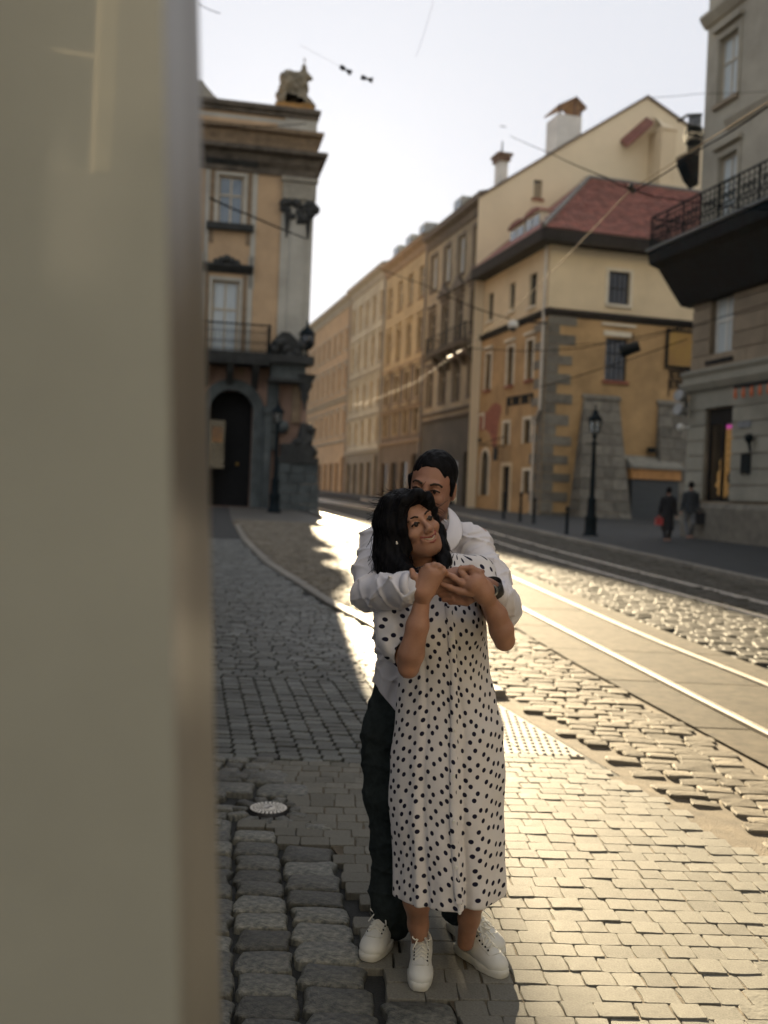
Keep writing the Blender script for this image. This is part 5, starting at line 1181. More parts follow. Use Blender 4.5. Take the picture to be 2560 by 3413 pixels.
def sdf_obj(name, parts, m, parent=None, uv=None, smooth=0):
    """parts: list of (V, Q, matrix or None); joined in one mesh"""
    Vs, Qs, b = [], [], 0
    for V, Q, M in parts:
        if M is not None: A = np.array(M); V = V @ A[:3, :3].T+A[:3, 3]
        Vs.append(V); Qs.append(Q+b); b += len(V)
    V = np.concatenate(Vs); Q = np.concatenate(Qs)
    for _ in range(smooth):
        s_ = np.zeros_like(V); c_ = np.zeros(len(V))
        for i in range(4): np.add.at(s_, Q[:, i], V[Q[:, (i+1) % 4]]+V[Q[:, i-1]]); np.add.at(c_, Q[:, i], 2)
        V = V*.5+.5*s_/np.maximum(c_, 1)[:, None]
    if parent is not None: A = np.array(wmat(parent).inverted()); VL = V @ A[:3, :3].T+A[:3, 3]
    else: VL = V
    me = bpy.data.meshes.new(name); me.from_pydata(VL.tolist(), [], Q.tolist()); me.materials.append(m); me.polygons.foreach_set('use_smooth', [True]*len(Q))
    if uv is not None:
        U = uv(V); ul = me.uv_layers.new(name='cloth'); li = np.empty(len(me.loops), np.int32); me.loops.foreach_get('vertex_index', li); ul.data.foreach_set('uv', U[li].ravel())
    me.update(); return obj(name, me, parent)
def wr(*waves):
    def f(X, Y, Z):
        o = 0
        for (kx, ky, kz, ph, a) in waves: o = o+a*np.sin(kx*X+ky*Y+kz*Z+ph+.8*np.sin(.37*kz*X-.31*kx*Z+ph))
        return o
    return f
def crease(X, Y, Z):
    o = 0
    for kx, ky, kz, ph, a in ((34, 22, 46, .3, 1), (-48, 30, 38, 1.7, .8), (22, -50, 62, 2.6, .7), (75, 20, -55, .9, .5)):
        u = kx*X+ky*Y+kz*Z+ph+1.6*np.sin(.31*kz*X-.42*kx*Z+ph*2)+1.1*np.sin(.5*ky*Z+.3*kx*Y); o = o-a*(1-np.abs(np.sin(u*.5)))**4
    return o+.6
V3 = lambda p: np.array(p, float)

skin_m = mat('skin_tan', (.29, .150, .105), rough=.5, var=.22, scale=12, bump=.08, bscale=180, spec=.4, sub=.12, dist=.003)
skin_w = mat('skin_warm', (.36, .190, .125), rough=.5, var=.22, scale=12, bump=.08, bscale=180, spec=.4, sub=.12, dist=.003)
hair_m = mat('hair_dark_brown', (.0045, .0045, .006), rough=.6, var=.5, scale=30, bump=.6, bscale=70, stretch=(1, 1, .12), spec=.10, dist=.01)
lip_m = mat('lips', (.26, .065, .05), rough=.4, var=.1, bump=0); teeth_m = mat('teeth', (.62, .56, .46), rough=.35, var=.05, bump=0)
brow_m = mat('eyebrow_hair', (.025, .015, .010), rough=.8, var=.3, bump=.2); eye_m = mat('dark_eye', (.02, .014, .012), rough=.15, var=.1, bump=0)
shirt_m = mat('white_cotton_shirt', (.64, .63, .68), rough=.85, var=.04, scale=5, bump=.25, bscale=11, spec=.2, dist=.015)
trouser_m = mat('dark_grey_trousers', (.026, .034, .036), rough=.95, var=.3, scale=30, bump=.3, bscale=60, dist=.004, spec=.1)
shoe_m = mat('white_leather', (.60, .61, .59), rough=.5, var=.06, scale=20, bump=.15, bscale=120, dist=.002)
lace_m = mat('white_lace', (.66, .66, .62), rough=.8, var=.05, bump=.2); sole_m = mat('white_rubber_sole', (.55, .55, .51), rough=.6, var=.1, scale=12, bump=.1)
def polka(name, ground=(.66, .64, .65), dot=(.012, .012, .03)):
    m = mat(name, ground, rough=.85, var=.03, scale=4, bump=.3, bscale=9, spec=.2, dist=.02); nt = m.node_tree; N, L = nt.nodes, nt.links
    uv = N.new('ShaderNodeUVMap'); uv.uv_map = 'cloth'; vo = N.new('ShaderNodeTexVoronoi'); vo.voronoi_dimensions = '2D'; vo.inputs['Scale'].default_value = 30; vo.inputs['Randomness'].default_value = .42
    mp = N.new('ShaderNodeMapping'); mp.inputs['Rotation'].default_value = (0, 0, R(38)); L.new(uv.outputs[0], mp.inputs[0]); L.new(mp.outputs[0], vo.inputs['Vector'])
    mr = N.new('ShaderNodeMapRange'); mr.inputs['From Min'].default_value = .20; mr.inputs['From Max'].default_value = .245; mr.inputs['To Min'].default_value = 1; mr.inputs['To Max'].default_value = 0
    L.new(vo.outputs['Distance'], mr.inputs[0]); mx = N.new('ShaderNodeMix'); mx.data_type = 'RGBA'; b = N['Principled BSDF']; src = b.inputs['Base Color'].links[0].from_socket
    L.new(mr.outputs[0], mx.inputs[0]); L.new(src, mx.inputs[6]); mx.inputs[7].default_value = (*dot, 1); L.new(mx.outputs[2], b.inputs['Base Color']); return m
dress_m = polka('white_polka_dot_cloth')

# ---- generic head field in its own frame: face towards -y, origin at eye height in mid skull
def head_field(h=.0026, smile=.5, fem=False, ears=True):
    f = Field((-.11, -.15, -.24), (.11, .13, .15), h); w = .93 if fem else 1.0
    f.ell((0, .018, .032), (.074*w, .092, .083), .01); f.ell((0, -.020, -.020), (.064*w, .068, .080), .03)
    f.ell((0, -.045, -.075), (.046*w, .044, .040), .03); f.ell((0, -.066, -.100), (.022*w, .020, .016), .03)
    f.cone((-.050*w, -.020, -.075), (-.020*w, -.060, -.100), .018, .014, .03); f.cone((.050*w, -.020, -.075), (.020*w, -.060, -.100), .018, .014, .03)
    f.cone((-.036, -.080, .014), (.036, -.080, .014), .008, .008, .02)
    for s_ in (-1, 1):
        f.ell((s_*.031*w, -.093, -.004), (.017, .011, .010), .014, 'sub'); f.ell((s_*.031*w, -.077, -.003), (.0145, .0135, .0105), .006)
        f.ell((s_*.041*w, -.068, -.034), ((.021 if fem else .019), .018, .017), .022)
        f.ell((s_*.011, -.098, -.041), (.0085, .011, .0075), .007)
        if smile: f.cone((s_*.020, -.094, -.040), (s_*.036, -.078, -.062), .0025, .0025, .010, 'sub')
        if ears: f.ell((s_*.076*w, .012, -.012), (.009, .019, .031), .008, rot=Matrix.Rotation(s_*R(14), 3, 'Z')); f.ell((s_*.083*w, .006, -.010), (.006, .010, .018), .006, 'sub')
    f.cone((0, -.086, .004), (0, -.110, -.034), .0065, .0095, .012); f.ell((0, -.107, -.038), (.0105, .009, .009), .008)
    f.ell((0, -.084, -.066), (.030, .014, .014), .016)
    if smile > .8: f.chain([(-.030, -.079, -.050), (-.015, -.097, -.068), (0, -.103, -.074), (.015, -.097, -.068), (.030, -.079, -.050)], [.002, .005, .006, .005, .002], .003, 'sub'); return f.cone((0, .022, -.06), (0, .040, -.22), .050, .052, .03)
    zc = .010*smile
    f.chain([(-.026, -.078, -.064+zc), (-.012, -.093, -.0655), (0, -.0965, -.067), (.012, -.093, -.0655), (.026, -.078, -.064+zc)], [.003, .0055, .0055, .0055, .003], .006)
    f.chain([(-.024, -.079, -.070+zc*.8), (-.010, -.091, -.079), (0, -.0935, -.080), (.010, -.091, -.079), (.024, -.079, -.070+zc*.8)], [.003, .0055, .0065, .0055, .003], .006)
    f.chain([(-.025, -.083, -.066+zc), (0, -.101, -.0735), (.025, -.083, -.066+zc)], [.0018, .0038 if smile > .8 else .002, .0018], .003, 'sub')
    f.cone((0, .022, -.06), (0, .040, -.22), .050 if fem else .060, .052 if fem else .066, .03)
    return f
def face_parts(M, parent, fem, smile):
    def tr(pts): return [tuple(M @ Vector(p)) for p in pts]
    w = .93 if fem else 1
    for s_ in (-1, 1):
        f = MB(); th = .0028 if fem else .0040
        f.path(tr([(s_*.014, -.094, .015), (s_*.028*w, -.0925, .0215), (s_*.040*w, -.085, .020), (s_*.050*w, -.071, .012)]), th, 6); f.build('eyebrow', brow_m, parent)
        f = MB(); pts = [(s_*.0175*w, -.0885, -.0045), (s_*.025*w, -.0905, -.001), (s_*.033*w, -.0905, -.0002), (s_*.041*w, -.0865, -.0025), (s_*.0465*w, -.080, -.006)]
        f.path(tr(pts), .0030, 6); f.build('eyelashes', eye_m, parent)
        f = MB(); f.ball(M @ Vector((s_*.031*w, -.0822, -.004)), .0098, 10, 8); f.build('eye', eye_m, parent)
    if smile > .8:
        up1 = [(-.031, -.0800, -.0480), (-.023, -.0890, -.0555), (-.013, -.0965, -.0605), (-.004, -.1000, -.0620), (0, -.1000, -.0632), (.004, -.1000, -.0620), (.013, -.0965, -.0605), (.023, -.0890, -.0555), (.031, -.0800, -.0480)]
        lo1 = [(-.031, -.0800, -.0490), (-.023, -.0865, -.0665), (-.012, -.0930, -.0780), (0, -.0960, -.0820), (.012, -.0930, -.0780), (.023, -.0865, -.0665), (.031, -.0800, -.0490)]
        f = MB(); f.path(tr(up1), .0026, 6); f.path(tr(lo1), .0034, 6); f.build('lips', lip_m, parent); vs = []
        for t in np.linspace(-1, 1, 11):
            x = .025*t; y = -.0985+.0135*t*t; z = -.0610+.0090*t*t; vs += [(x, y, z), (x, y+.0015, z-.0105*(1-.55*t*t))]
        f = MB(); f.add(tr(vs), [(2*i, 2*i+1, 2*i+3, 2*i+2) for i in range(10)], True); f.add(tr([(x, y+.006, z) for x, y, z in vs]), [(2*i, 2*i+2, 2*i+3, 2*i+1) for i in range(10)], True); f.build('teeth', teeth_m, parent)
        return
    zc = .010*smile
    f = MB(); pts = [(-.026, -.0815, -.064+zc), (-.013, -.0975, -.0655), (-.004, -.1015, -.0655), (0, -.1015, -.067), (.004, -.1015, -.0655), (.013, -.0975, -.0655), (.026, -.0815, -.064+zc)]
    f.path(tr(pts), .0033, 6); pts = [(-.0245, -.0815, -.068+zc*.8), (-.011, -.0955, -.0795), (0, -.0985, -.081), (.011, -.0955, -.0795), (.0245, -.0815, -.068+zc*.8)]; f.path(tr(pts), .0040, 6); f.build('lips', lip_m, parent)
    if smile > .8:
        vs = []; 
        for t in np.linspace(-1, 1, 9):
            x = .021*t; y = -.0985+.0165*t*t; z = -.068+zc*.78*t*t; vs += [(x, y, z+.0005), (x, y+.001, z-.0075*(1-.5*t*t))]
        f = MB(); vs2 = vs+[(x, y+.006, z) for x, y, z in vs]; f.add(tr(vs2), [(2*i, 2*i+1, 2*i+3, 2*i+2) for i in range(8)], True); f.build('teeth', teeth_m, parent)
def HM(c, yaw, roll, pitch, s=1.0):
    return Matrix.Translation(c) @ Matrix.Rotation(R(roll), 4, 'Y') @ Matrix.Rotation(R(yaw), 4, 'Z') @ Matrix.Rotation(R(pitch), 4, 'X') @ Matrix.Scale(s, 4)
def finger(f, pts, r0, r1, k=.006): f.chain(pts, list(np.linspace(r0, r1, len(pts))), k)

# ================================================================== THE MAN
mg = G(1300, 3130)
M_HEAD = HM(P(1441, 1616, 3.56), -15, 9, 12, 1.05)
hf = head_field(.0026, .3, False)
hV, hQ = hf.mesh()
hip = P(1400, 2330, 3.54); ch_ = P(1420, 1900, 3.54)
RS, RE, RW = P(1266, 1800, 3.50), P(1226, 1985, 3.24), P(1385, 1962, 3.02)
LS, LE, LW = P(1585, 1808, 3.50), P(1685, 2035, 3.27), P(1626, 1958, 3.04)
la0, la1 = P(1290, 2400, 3.50), P(1300, 3060, 3.52); lb0, lb1 = P(1480, 2400, 3.55), P(1522, 3040, 3.47)
f = Field((-.45, 2.85, 0.02), (.75, 3.85, 1.75), .008)
tor = [(hip.z-.06, hip.x+.02, hip.y, .11, .07), (hip.z+.12, hip.x+.01, hip.y, .12, .08), (ch_.z-.05, ch_.x, ch_.y, .165, .11), (ch_.z+.05, ch_.x, ch_.y, .17, .10), (ch_.z+.12, ch_.x, ch_.y, .09, .07)]
f.loft(tor, .03); f.chain([RS, RE, RW], [.045, .040, .028], .02); f.chain([LS, LE, LW], [.045, .040, .028], .02); f.cone(RS, LS, .05, .05, .04)
kn = (la0+la1)/2+Vector((0, -.02, 0)); f.chain([la0, kn, la1], [.06, .045, .034], .02); kn = (lb0+lb1)/2+Vector((0, -.02, 0)); f.chain([lb0, kn, lb1], [.06, .045, .034], .02)
nk = M_HEAD @ Vector((0, .04, -.19)); f.cone(nk, ch_+Vector((0, 0, .08)), .05, .07, .03)
bV, bQ = f.mesh()
# his hands: right hand lies on her collar bone, left hand under her spread hand
h = Field((-.05, 2.85, 1.15), (.50, 3.2, 1.55), .0026)
rp0, rp1 = P(1440, 1945, 3.02), P(1520, 1918, 3.03)
h.chain([P(1385, 1962, 3.03), P(1430, 1950, 3.03)], [.026, .027], .01); h.cone(rp0, rp1, .026, .027, .02); h.cone(P(1440, 1962, 3.02), P(1515, 1942, 3.03), .018, .018, .02)
for tip, base in (((1608, 1905), (1540, 1898)), ((1610, 1925), (1545, 1913)), ((1604, 1944), (1540, 1930)), ((1592, 1960), (1530, 1946))):
    mid = ((tip[0]+base[0])/2, (tip[1]+base[1])/2-4); finger(h, [P(*base, 3.025), P(*mid, 3.012), P(*tip, 3.03)], .0105, .0075)
lp0, lp1 = P(1622, 1958, 3.03), P(1560, 1990, 3.02); h.cone(P(1640, 1962, 3.05), lp0, .026, .026, .01); h.cone(lp0, lp1, .026, .022, .02)
for tip, base in (((1463, 1966), (1540, 1968)), ((1468, 1983), (1540, 1984)), ((1479, 1999), (1545, 2000)), ((1500, 2008), (1555, 2010))):
    mid = ((tip[0]+base[0])/2, (tip[1]+base[1])/2-3); finger(h, [P(*base, 3.02), P(*mid, 3.005), P(*tip, 3.012)], .0105, .0075)
gV, gQ = h.mesh()
man = sdf_obj('person', [(bV, bQ, None), (hV, hQ, M_HEAD), (gV, gQ, None)], skin_m)
tag(man, 'dark-haired man in white shirt and dark trousers hugging a woman from behind', 'person')
face_parts(M_HEAD, man, False, .3)
# short hair
f = Field((-.11, -.13, -.12), (.11, .15, .15), .0028)
f.ell((0, .020, .036), (.0768, .095, .0845), .01)
for s_ in (-1, 1): f.cone((s_*.071, -.02, .02), (s_*.073, -.012, -.022), .013, .006, .01)
f.ell((0, -.110, .000), (.076, .082, .085), .006, 'sub'); f.ell((0, .0, -.13), (.12, .12, .105), .012, 'sub')
for s_ in (-1, 1): f.ell((s_*.079, .012, -.014), (.016, .024, .030), .006, 'sub')
f.ell((0, .018, .032), (.070, .088, .079), .002, 'sub')
f.wrinkle(wr((160, 120, 90, 0, .6), (210, -170, 60, 1, .5)), .0016)
v, q = f.mesh(); sdf_obj('hair', [(v, q, M_HEAD)], hair_m, man)
# shirt
cl = [(hip.z-.155, hip.x-.005, hip.y, .195, .130), (hip.z-.0, hip.x-.003, hip.y, .180, .130), (hip.z+.15, hip.x+.005, hip.y, .170, .122), (ch_.z-.12, ch_.x, ch_.y, .185, .13), (ch_.z+.02, ch_.x, ch_.y, .20, .125), (ch_.z+.075, ch_.x+.005, ch_.y+.005, .165, .10), (ch_.z+.11, ch_.x+.01, ch_.y+.01, .12, .085), (ch_.z+.145, ch_.x+.02, ch_.y+.01, .070, .070)]
f = Field((-.45, 2.85, .70), (.75, 3.78, 1.66), .0042)
fold = lambda th, Z: .006*np.sin(th*7+Z*9)+.004*np.sin(th*13-Z*17)
f.loft(cl, .02, mod=fold)
f.cone(P(1262, 1815, 3.50), P(1330, 1800, 3.52), .070, .075, .04); f.cone(P(1578, 1812, 3.50), P(1500, 1800, 3.52), .066, .072, .04)
f.chain([P(1264, 1822, 3.49), P(1238, 1900, 3.36), P(1229, 1978, 3.23)], [.064, .057, .055], .03)
f.chain([P(1229, 1980, 3.22), P(1290, 1974, 3.12), P(1345, 1962, 3.04), P(1380, 1955, 3.01)], [.057, .056, .050, .046], .02)
f.chain([P(1576, 1822, 3.49), P(1632, 1920, 3.38), P(1678, 2022, 3.26)], [.064, .060, .058], .03)
f.chain([P(1680, 2028, 3.25), P(1668, 2000, 3.14), P(1645, 1972, 3.07)], [.060, .052, .038], .02)
# wrinkles: mostly around elbows and along the forearms
f.wrinkle(crease, .0085)
for p_, a_, b_ in ((P(1235, 1985, 3.2), (30, 0, 95), 0),): pass
# curved shirt tail
hx = hip.x
r_ = (slice(None),)*3; X, Y, Z = f.grid(r_)
f.mix(r_, (hip.z+.055-.10*np.clip((X-hx+.165)/.10, 0, 1)+.0*Y)-Z+0*f.D, .004, 'int')
f.cone(M_HEAD @ Vector((0, .03, -.14)), ch_+Vector((.01, -.02, .11)), .062, .055, .012, 'sub')
f.ell(ch_+Vector((.02, -.10, .145)), (.050, .07, .085), .02, 'sub')
v, q = f.mesh(); shirt = sdf_obj('shirt', [(v, q, None)], shirt_m, man)
# collar: two standing wings
for side in (-1, 1):
    f = MB(); c = M_HEAD @ Vector((0, .030, -.140)); vs = []
    N_ = 9
    for i in range(N_):
        t = i/(N_-1); a = math.pi*(.5-side*1.0*t*.92)   # from nape to front
        rx, ry = .078+.012*t, .080+.006*t
        x = c.x+rx*math.cos(a); y = c.y+ry*math.sin(a); zt = c.z+.020-.045*t*t; 
        vs += [(x, y, zt), (x+(x-c.x)*.26+(side*.012*t), y+(y-c.y)*.22, zt-.042-.035*t*t), (x*1+(x-c.x)*.04, y+(y-c.y)*.04, zt-.055-.02*t)]
    fs = []
    for i in range(N_-1): a = 3*i; fs += [(a, a+3, a+4, a+1), (a, a+2, a+5, a+3)]
    f.add(vs, fs, True); co = f.build('collar', shirt_m, man); md_ = co.modifiers.new('thick', 'SOLIDIFY'); md_.thickness = .003
inn = [(1488, 1684, 3.53), (1497, 1715, 3.47), (1494, 1752, 3.42), (1480, 1785, 3.39), (1463, 1806, 3.37)]
mid = [(1502, 1690, 3.52), (1516, 1722, 3.45), (1517, 1760, 3.40), (1502, 1796, 3.365), (1484, 1822, 3.36)]
out_ = [(1520, 1710, 3.53), (1543, 1740, 3.46), (1549, 1778, 3.40), (1534, 1812, 3.37), (1500, 1850, 3.36)]
f = MB(); vs = [P(*p) for row in (inn, mid, out_) for p in row]; f.add(vs, [(5*r+i, 5*r+i+1, 5*r+i+6, 5*r+i+5) for r in range(2) for i in range(4)], True); co = f.build('collar', shirt_m, man); m_ = co.modifiers.new('thick', 'SOLIDIFY'); m_.thickness = .004; m_ = co.modifiers.new('sub', 'SUBSURF'); m_.levels = m_.render_levels = 1
f = MB()
for i in range(4): p = ch_+Vector((.030+.006*i, -.13, .05-.085*i)); f.tube(p, p+Vector((0, -.004, 0)), .006, .005, 8)
f.build('shirt_buttons', lace_m, shirt)
# cuff of the forward sleeve
cf = MB(); a_, b_ = P(1378, 1955, 3.01), P(1392, 1952, 3.005); cf.tube(P(1362, 1958, 3.02), P(1386, 1953, 3.005), .049, .044, 20, False); co = cf.build('cuff', shirt_m, shirt); m_ = co.modifiers.new('thick', 'SOLIDIFY'); m_.thickness = .004
# trousers
f = Field((-.35, 3.2, .08), (.55, 3.8, 1.08), .0048)
f.loft([(hip.z-.32, hip.x-.01, hip.y, .15, .10), (hip.z-.20, hip.x-.012, hip.y, .185, .12), (hip.z-.06, hip.x-.01, hip.y, .175, .115), (hip.z+.075, hip.x, hip.y, .155, .105)], .03)
f.chain([P(1296, 2440, 3.50), P(1292, 2650, 3.49), P(1304, 2800, 3.49), P(1300, 2960, 3.50), P(1302, 3020, 3.50)], [.098, .080, .070, .068, .072], .03)
f.chain([P(1300, 3005, 3.49), P(1318, 3085, 3.50)], [.066, .052], .012)
f.chain([P(1490, 2440, 3.54), P(1505, 2700, 3.53), P(1520, 2950, 3.50), P(1521, 3030, 3.48)], [.100, .078, .062, .055], .03)
f.wrinkle(crease, .0050)
v, q = f.mesh(); tr_ = sdf_obj('trousers', [(v, q, None)], trouser_m, man)
# watch on the left wrist
w0 = P(1635, 1962, 2.985)
f = MB(); f.tube(P(1643, 1978, 3.06), P(1634, 1945, 3.04), .036, .036, 18, False); wt = f.build('watch_strap', black, man); m_ = wt.modifiers.new('t', 'SOLIDIFY'); m_.thickness = .003
wc = P(1641, 1969, 2.995); nd = (CAM-wc).normalized(); nd = (nd+Vector((-.25, 0, .1))).normalized()
f = MB(); f.tube(wc, wc+nd*.009, .0185, .0175, 20); wcase = f.build('watch_case', mat('brushed_steel', (.5, .5, .48), rough=.3, metal=1, bump=0), wt)
f = MB(); f.tube(wc+nd*.0091, wc+nd*.0105, .0148, .0140, 20); f.build('watch_face', glass_dark, wt)

# ---- shoes
def shoe_pair(px0, py0, px1, py1, L, wd, parent, label=None, perf=False, z_extra=0):
    a, b = G(px0, py0), G(px1, py1); d = (b-a); ang = math.atan2(d.x, -d.y); c = (a+b)/2; Lr = L
    M = Matrix.Translation(c+Vector((0, 0, .002))) @ Matrix.Rotation(ang, 4, 'Z') @ Matrix.Rotation(math.atan(SLOPE), 4, 'X')
    k = L/.28; wv = wd/.10
    f = Field((-.08, -.18, -.01), (.08, .18, .16), .0030)
    S = lambda x, y, z: (x*wv, y*k, z)
    f.ell(S(.002, -.090, .030), (.0405*wv, .046*k, .029), .01); f.ell(S(0, -.055, .036), (.038*wv, .055*k, .037), .025); f.ell(S(0, -.015, .045), (.034*wv, .055*k, .050), .025); f.ell(S(0, .03, .055), (.034*wv, .06*k, .056), .02)
    f.ell(S(0, .088, .055), (.034*wv, .045*k, .052), .02); f.cone(S(0, .03, .07), S(0, .085, .075), .035*wv, .034*wv, .02)
    f.half((0, 0, .012), (0, 0, -1)); f.half((0, 0, .108), (0, -.25, 1)); f.ell(S(0, .052, .118), (.026*wv, .046*k, .05), .008, 'sub')
    pass
    v, q = f.mesh(); up_ = sdf_obj('shoe', [(v, q, M)], shoe_m, parent, smooth=1)
    # sole
    n = 28; out = []
    for i in range(n):
        t = 2*math.pi*i/n; y = -math.cos(t)*.142*k; xw = (.047 if y < 0 else .038+.004*math.cos(t)**2)*wv*abs(math.sin(t))**.62*(1 if math.sin(t) > 0 else -1)
        if -.03 < y/k < .05: xw *= .93
        out.append((xw, y))
    mb = MB(); lv = [(.985, 0), (1.0, .004), (1.015, .014), (1.0, .024), (.93, .026)]; vs = []
    for s_, z in lv: vs += [tuple(M @ Vector((x*s_, y*s_, z))) for x, y in out]
    mb.add(vs, [(j*n+i, j*n+(i+1) % n, (j+1)*n+(i+1) % n, (j+1)*n+i) for j in range(len(lv)-1) for i in range(n)], True); mb.add(vs[:n], [tuple(range(n))[::-1]]); mb.add(vs[-n:], [tuple(range(n))]); mb.build('sole', sole_m, up_)
    # tongue, laces, seams
    def top(x, y):
        i = int(round((x*wv+.08)/.003)); j = int(round((y*k+.18)/.003)); cz = np.where(f.D[i, j] < 0)[0]
        return -.01+.003*(cz[-1]+.5) if len(cz) else .05
    mb = MB(); T = lambda x, y, z: tuple(M @ Vector((x*wv, y*k, z))); T2 = lambda x, y, o=.002: tuple(M @ Vector((x*wv, y*k, top(x, y)+o)))
    tg = [(-.016, -.01, .100), (.016, -.01, .100), (.024, .012, .124), (.014, .024, .146), (-.014, .024, .146), (-.024, .012, .124)]
    mb.add([T(*p) for p in tg]+[T(x, y+.006, z-.004) for x, y, z in tg], [(0, 1, 2, 3, 4, 5)]+[(i, (i+1) % 6, 6+(i+1) % 6, 6+i) for i in range(6)], True); mb.build('tongue', shoe_m, up_)
    mb = MB()
    for j in range(5):
        y0 = -.068+j*.0165; y1 = y0+.012
        mb.path([T2(-.021, y0), T2(0, (y0+y1)/2, .005), T2(.021, y1)], .0030, 5); mb.path([T2(.021, y0), T2(0, (y0+y1)/2, .004), T2(-.021, y1)], .0030, 5)
    for s_ in (-1, 1): mb.path([T(0, .020, .128), T(s_*.022, .006, .136), T(s_*.034, -.014, .122), T(s_*.022, -.018, .116), T(0, .012, .124)], .0026, 5); mb.path([T(0, .018, .126), T(s_*.018, -.02, .112), T(s_*.030, -.045, .094)], .0024, 5)
    mb.build('laces', lace_m, up_)
    mb = MB()
    for s_ in (-1, 1):
        for j in range(6): mb.ball(T2(s_*.023, -.066+j*.0165, .0), .0036, 6, 4)
    mb.build('eyelets', trouser_m if not perf else iron, up_)
    mb = MB(); sd_ = [T2(.030*math.sin(t_), -.070-.026*math.cos(t_)*1.0, .0005) for t_ in np.linspace(-1.9, 1.9, 13)]; mb.path(sd_, .0016, 4)
    for s_ in (-1, 1): mb.path([T2(s_*.029, y_, .0005) for y_ in np.linspace(-.062, .012, 7)], .0014, 4)
    mb.build('seam', sole_m, up_)
    return up_
shoe_pair(1312, 3092, 1222, 3208, .285, .108, man)
shoe_pair(1520, 3100, 1646, 3178, .285, .106, man)

# ================================================================== THE WOMAN
W_HEAD = HM(P(1374, 1748, 3.24), 25, -25, -2, .94)
hV, hQ = head_field(.0026, 1.0, True).mesh()
wt0 = P(1490, 2150, 3.27); wz = lambda y, d=3.25: P(1490, y, d).z
wrR, elR = P(1408, 2000, 3.0), P(1362, 2225, 3.03); shR = P(1300, 2030, 3.24)
wrL, elL = P(1632, 2010, 3.02), P(1682, 2135, 3.07); shL = P(1600, 1905, 3.26)
f = Field((-.20, 2.90, 0.10), (.62, 3.5, 1.5), .005)
def sec(y, cx, hw, ry, dy=0, d=3.25): p = P(cx, y, d); return (p.z, p.x, d+dy, hw*d/FL, ry)
bod = [sec(2700, 1490, 150, .10), sec(2500, 1492, 165, .105), sec(2330, 1490, 130, .09), sec(2180, 1480, 125, .095), sec(2050, 1475, 130, .095), sec(1960, 1470, 120, .08), sec(1900, 1450, 60, .06)]
f.loft(sorted(bod), .03); f.chain([shR, P(1330, 2130, 3.16), elR], [.043, .038, .030], .02); f.chain([elR, P(1371, 2180, 3.02), P(1392, 2085, 3.005), wrR], [.029, .038, .033, .0235], .015)
f.chain([shL, P(1650, 2030, 3.18), elL], [.044, .038, .030], .02); f.chain([elL, P(1672, 2100, 3.055), P(1655, 2050, 3.04), P(1625, 2000, 3.02)], [.029, .036, .032, .0255], .015)
f.chain([P(1395, 2700, 3.25), P(1390, 3000, 3.25), P(1394, 3080, 3.29), P(1403, 3168, 3.33)], [.07, .043, .032, .027], .02); f.chain([P(1560, 2700, 3.25), P(1575, 2990, 3.27), P(1564, 3060, 3.32), P(1552, 3140, 3.36)], [.07, .044, .034, .028], .02)
f.cone(W_HEAD @ Vector((0, .038, -.19)), P(1450, 1915, 3.25), .045, .055, .03)
f.wrinkle(wr((20, 10, 15, 0, .3)), .001)
bV, bQ = f.mesh()
h = Field((.05, 2.85, 1.15), (.50, 3.16, 1.50), .0025)
# right hand: back of the hand to the viewer, fingers folding over his wrist
h.cone(wrR, P(1412, 1975, 2.985), .0245, .026, .01); h.cone(P(1412, 1970, 2.985), P(1440, 1912, 2.98), .027, .024, .02); h.cone(P(1400, 1960, 2.985), P(1415, 1905, 2.985), .018, .015, .02); h.cone(P(1430, 1960, 2.985), P(1466, 1915, 2.985), .020, .015, .02)
for b_, m_, t_ in (((1418, 1905), (1424, 1889), (1438, 1884)), ((1438, 1903), (1447, 1884), (1462, 1884)), ((1455, 1908), (1467, 1891), (1478, 1895)), ((1465, 1922), (1480, 1904), (1486, 1912))):
    finger(h, [P(*b_, 2.98), P(*m_, 2.975), P(*t_, 2.995)], .0100, .0080)
finger(h, [P(1398, 1950, 2.985), P(1380, 1922, 2.985), P(1373, 1902, 2.99)], .0125, .0085)
# left hand, fingers spread over his hand
h.cone(P(1628, 2005, 3.02), P(1612, 1978, 2.995), .027, .028, .01); h.cone(P(1612, 1975, 2.99), P(1578, 1952, 2.975), .030, .026, .02); h.cone(P(1610, 1955, 2.99), P(1592, 1935, 2.975), .024, .020, .02)
for pts in ([(1612, 1938), (1600, 1908), (1572, 1893), (1536, 1893)], [(1598, 1940), (1588, 1922), (1576, 1908), (1566, 1902)], [(1585, 1948), (1560, 1932), (1545, 1915), (1533, 1904)], [(1572, 1960), (1538, 1942), (1512, 1924), (1492, 1914)], [(1570, 1978), (1530, 1970), (1500, 1958), (1476, 1948)]):
    finger(h, [P(*p, 2.972+.006*i) for i, p in enumerate(pts)], .0112, .0078)
gV, gQ = h.mesh()
woman = sdf_obj('person', [(bV, bQ, None), (hV, hQ, W_HEAD), (gV, gQ, None)], skin_w)
tag(woman, 'smiling dark-haired woman in a white polka dot dress leaning back on the man', 'person')
face_parts(W_HEAD, woman, True, 1.0)
f = MB(); f.ball(P(1323, 1811, 3.13), .0038, 8, 6); f.ball(P(1322, 1806, 3.13), .0025, 8, 6); f.build('earring', mat('pearl', (.8, .75, .65), rough=.2, bump=0, coat=.8), woman)
f = MB()
for x_, y_ in ((1451, 1896), (1462, 1903)): f.tube(P(x_-5, y_+3, 2.972), P(x_+6, y_-1, 2.972), .0026, .0026, 6)
f.build('ring', mat('silver_ring', (.8, .8, .78), rough=.2, metal=1, bump=0), woman)
